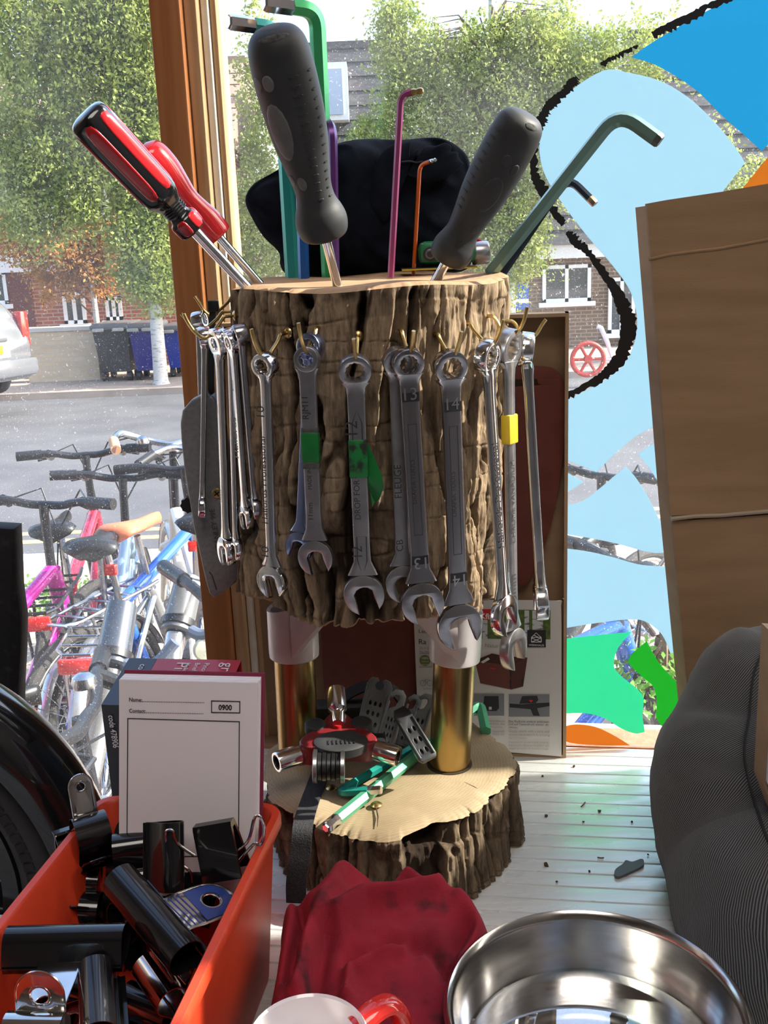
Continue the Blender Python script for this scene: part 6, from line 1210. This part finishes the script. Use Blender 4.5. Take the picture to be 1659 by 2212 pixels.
    if bars=='flat': bp_=[(-.03,.33,zbar+.02),(-.01,.18,zbar+.02),(.01,.07,zbar),(.01,0,zbar),(.01,-.07,zbar),(-.01,-.18,zbar+.02),(-.03,-.33,zbar+.02)]
    else: bp_=[(-.20,.29,zbar+.03),(-.10,.29,zbar+.05),(.0,.24,zbar+.06),(.04,.12,zbar+.02),(.02,0,zbar),(.04,-.12,zbar+.02),(.0,-.24,zbar+.06),(-.10,-.29,zbar+.05),(-.20,-.29,zbar+.03)]
    bp_=[(x,y*bw,z) for x,y,z in bp_]
    T([tuple(p) for p in crom([B(*p) for p in bp_],5,False)],.0145,bkm if bars=='flat' else mtl,'handlebar',10)
    for s in(-1,1):
        e=[p for p in(bp_ if s<0 else bp_[::-1])][-1]; e2=[p for p in(bp_ if s<0 else bp_[::-1])][-2]; k=.8 if bars=='flat' else 1.0
        T([B(*e),B(*[e[i]+(e2[i]-e[i])*k for i in range(3)])],.020,grip or bkm,'grip',12)
        T([B(e2[0]+.03,e2[1],e2[2]-.01),B(e2[0]+.075,e2[1]+s*.0-s*-.05*0,e2[2]-.025),B((e[0]+e2[0])/2+.07,(e[1]+e2[1])/2,e2[2]-.035)],.007,bkm,'brake_lever',8); T([B(e2[0],e2[1],e2[2]),B(e2[0]+.04,e2[1],e2[2]-.02)],.018,bkm,'shifter',10)
        T([B(e2[0]+.04,e2[1],e2[2]-.01),B(.12,e2[1]*.5,zbar+.03),B(.09,.01,zbar-.12),B(.05,.015*s,zbar-.32)],.0035,bkm,'cable',6)
    if bell: obj('bell',MB().lathe([(.0001,.030),(.012,.029),(.023,.021),(.027,.008),(.027,0),(.0001,0)],frame(M@V(B(-.02,.12,zbar+.02)),lf,fwd,upv)@MX.Diagonal((scale,scale,scale,1)),24),mtl,o)
    # saddle
    sz=.90; T([st,(-.235,0,sz-.03)],.013,mtl,'seatpost',10)
    vs=[];n=14
    for x,w_,h in((-.14,.03,.0),(-.135,.075,.012),(-.10,.085,.02),(-.04,.06,.012),(.03,.032,.004),(.10,.022,.006),(.135,.016,.004),(.145,.006,.0)):
        for j in range(n): a=2*PI*j/n; vs.append((-.235+x,w_*math.cos(a),sz+h+.022*math.sin(a)*(1 if math.sin(a)>0 else 1.2)))
    g=MB().grid(vs,n,8,True,M); g.f+=[tuple(range(n)),tuple(7*n+j for j in range(n))]; g.mi+=[0,0]; obj('saddle',g,saddle or bkm,o,ang=70)
    # cranks
    T([(bb[0],-.045,bb[2]),(bb[0],.045,bb[2])],.024,mtl,'bottom_bracket',12); obj('chainring',MB().lathe([(.0001,-.003),(.085,-.003),(.088,0),(.085,.003),(.0001,.003)],frame(M@V((bb[0],-.055,bb[2])),fwd,upv,lf)@MX.Diagonal((scale,scale,scale,1)),32),mtl,o)
    for s in(-1,1): T([(bb[0],s*.06,bb[2]),(bb[0]+s*.11,s*.075,bb[2]-s*.12)],.010,mtl,'crank',8); p=(bb[0]+s*.11,s*.12,bb[2]-s*.12); q=M@V(p); obj('pedal',MB().rbox((-.045,-.04,-.011),(.045,.04,.011),.004,frame(q,fwd*scale,lf*scale,upv*scale)),bkm,o)
    if rack:
        rm=bkm if dark_rack else mtl; zr=2*wr_+.06; g=MB(); loop=[(-.22,.055,zr),(-.30,.065,zr),(-.66,.065,zr),(-.70,.04,zr),(-.70,-.04,zr),(-.66,-.065,zr),(-.30,-.065,zr),(-.22,-.055,zr)]
        g.tube([M@V(p) for p in loop],.0065*scale,8)
        rk=obj('rack',g,rm,o)
        for x in(-.30,-.38,-.46,-.54,-.62): obj('rack_bar',MB().tube([M@V((x,-.065,zr)),M@V((x,.065,zr))],.005*scale,8),rm,rk)
        for s in(-1,1): T([(-.46,s*.065,zr),(-.49,s*.07,wr_+.02)],.006,rm,'rack_stay',8); T([(-.60,s*.065,zr),(-.51,s*.07,wr_+.02)],.006,rm,'rack_stay',8)
        if refl: obj('reflector',MB().rbox((-.725,-.055,zr-.055),(-.705,.055,zr-.005),.008,M),glass_red,o)
    elif refl: obj('reflector',MB().rbox((-.245,-.03,sz-.12),(-.225,.03,sz-.08),.006,M),glass_red,o)
    return o
mag=M_('bike_magenta',(.48,.015,.28),rough=.2,coat=.6,metal=.2); redb=M_('bike_red',(.55,.02,.05),rough=.2,coat=.6,metal=.2); blu=M_('bike_blue',(.03,.13,.55),rough=.2,coat=.6,metal=.2); slv=M_('bike_silver',(.40,.41,.42),rough=.25,metal=.7,coat=.4); lblu=M_('bike_pale_blue',(.25,.36,.46),rough=.25,coat=.5,metal=.3); greyb=M_('bike_grey',(.30,.31,.33),rough=.3,metal=.5,coat=.3)
tan=M_('tan_leather',(.62,.17,.08),rough=.45); cork=M_('cork_grip',(.55,.30,.17),rough=.8); wtyr=M_('pale_tyre',(.35,.31,.28),rough=.8)
bicycle('magenta bicycle with black flat bars, leftmost of the parked row',(95,1092),1.03,12,mag,lean=-1,rack=True,dark_rack=True)
bicycle('red bicycle with black flat handlebars, second of the parked row',(185,984),1.05,-4,redb,lean=1,rack=True,dark_rack=True)
bicycle('blue bicycle with flat bars at the window post',(398,1014),1.03,20,blu,lean=3,steer=12)
bicycle('cream framed town bicycle with cork grips and pale tyres',(372,962),1.08,-18,M_('bike_cream',(.72,.68,.58),rough=.3,coat=.5),bars='swept',lean=-2,grip=cork,tcol=wtyr,bell=True,guards=slv)
bicycle('silver bicycle with tan orange saddle and rear rack',(292,1128),1.02,24,slv,saddle=tan,rack=True,lean=2,guards=slv,step=True,bars='swept',wr_=.32,anchor='saddle',refl=False)
bicycle('pale blue step through bicycle with silver rack and red reflector',(165,1440),1.0,-5,lblu,rack=True,lean=-3,guards=slv,step=True,wr_=.31,anchor='rack')
bb1=bicycle('grey small wheeled bicycle with bell, nearest to the glass at left',(175,1552),.98,78,greyb,wr_=.22,lean=3,bell=True,steer=-10,step=True,refl=False,bw=1)
bb2=bicycle('grey folding bicycle with thick silver tube beside the window post',(470,1330),1.0,62,slv,wr_=.22,lean=-4,step=True,bw=1)
bicycle('blue bicycle seen through the gaps of the coloured film',(1330,1215),.98,70,blu,rack=True,lean=4,wr_=.33)
bicycle('dark bicycle behind the coloured film, handlebar near the light blue shapes',(1300,1030),1.0,48,bkm,lean=2)
# thick folding posts with dark sleeves and clamps
slm=M_('post_sleeve',(.05,.06,.08),rough=.3,metal=.3,coat=.4); slm2=M_('post_sleeve_grey',(.14,.145,.15),rough=.35,metal=.4)
for o_,pl,sm_,Y0,Y1,sw in((bb1,[(188,1690),(240,1445),(264,1308)],slm,2.0,2.25,.040),(bb2,[(352,1530),(380,1370),(409,1250)],slm2,2.35,2.6,.042)):
    p=[atY(pl[0][0],pl[0][1],Y0),atY(pl[1][0],pl[1][1],(Y0+Y1)/2),atY(pl[2][0],pl[2][1],Y1)]
    obj('folding_post',MB().tube([p[0],p[1]],.026,18),slv,o_); obj('post_sleeve',MB().tube([p[1],p[1].lerp(p[2],.03),p[1].lerp(p[2],.5),p[1].lerp(p[2],.97),p[2]],[sw*.85,sw,sw*.95,sw*.9,sw*.7],18),sm_,o_)
    obj('sleeve_clamp',MB().tube([p[1].lerp(p[2],.10),p[1].lerp(p[2],.22)],sw*1.12,18),bkm,o_)
    c=p[1].lerp(p[2],.1); q=MB().tube([tuple(w) for w in crom([c+V((.03,-.01,0)),c+V((.07,-.03,-.01)),c+V((.11,-.03,.01)),c+V((.15,-.02,.05))],5,False)],[.016]*10+[.013]*6,10); obj('quick_release_lever',q,M_('lever_blue_grey',(.14,.18,.26),rough=.3,metal=.3),o_)
    obj('round_lamp',MB().lathe([(.0001,-.012),(.028,-.012),(.032,0),(.026,.008),(.0001,.011)],axisM(c+V((.075,-.04,-.045)),c+V((.10,-.12,-.04)),V((0,0,1))),24),M_('lamp_pale',(.55,.56,.45),rough=.2),o_)
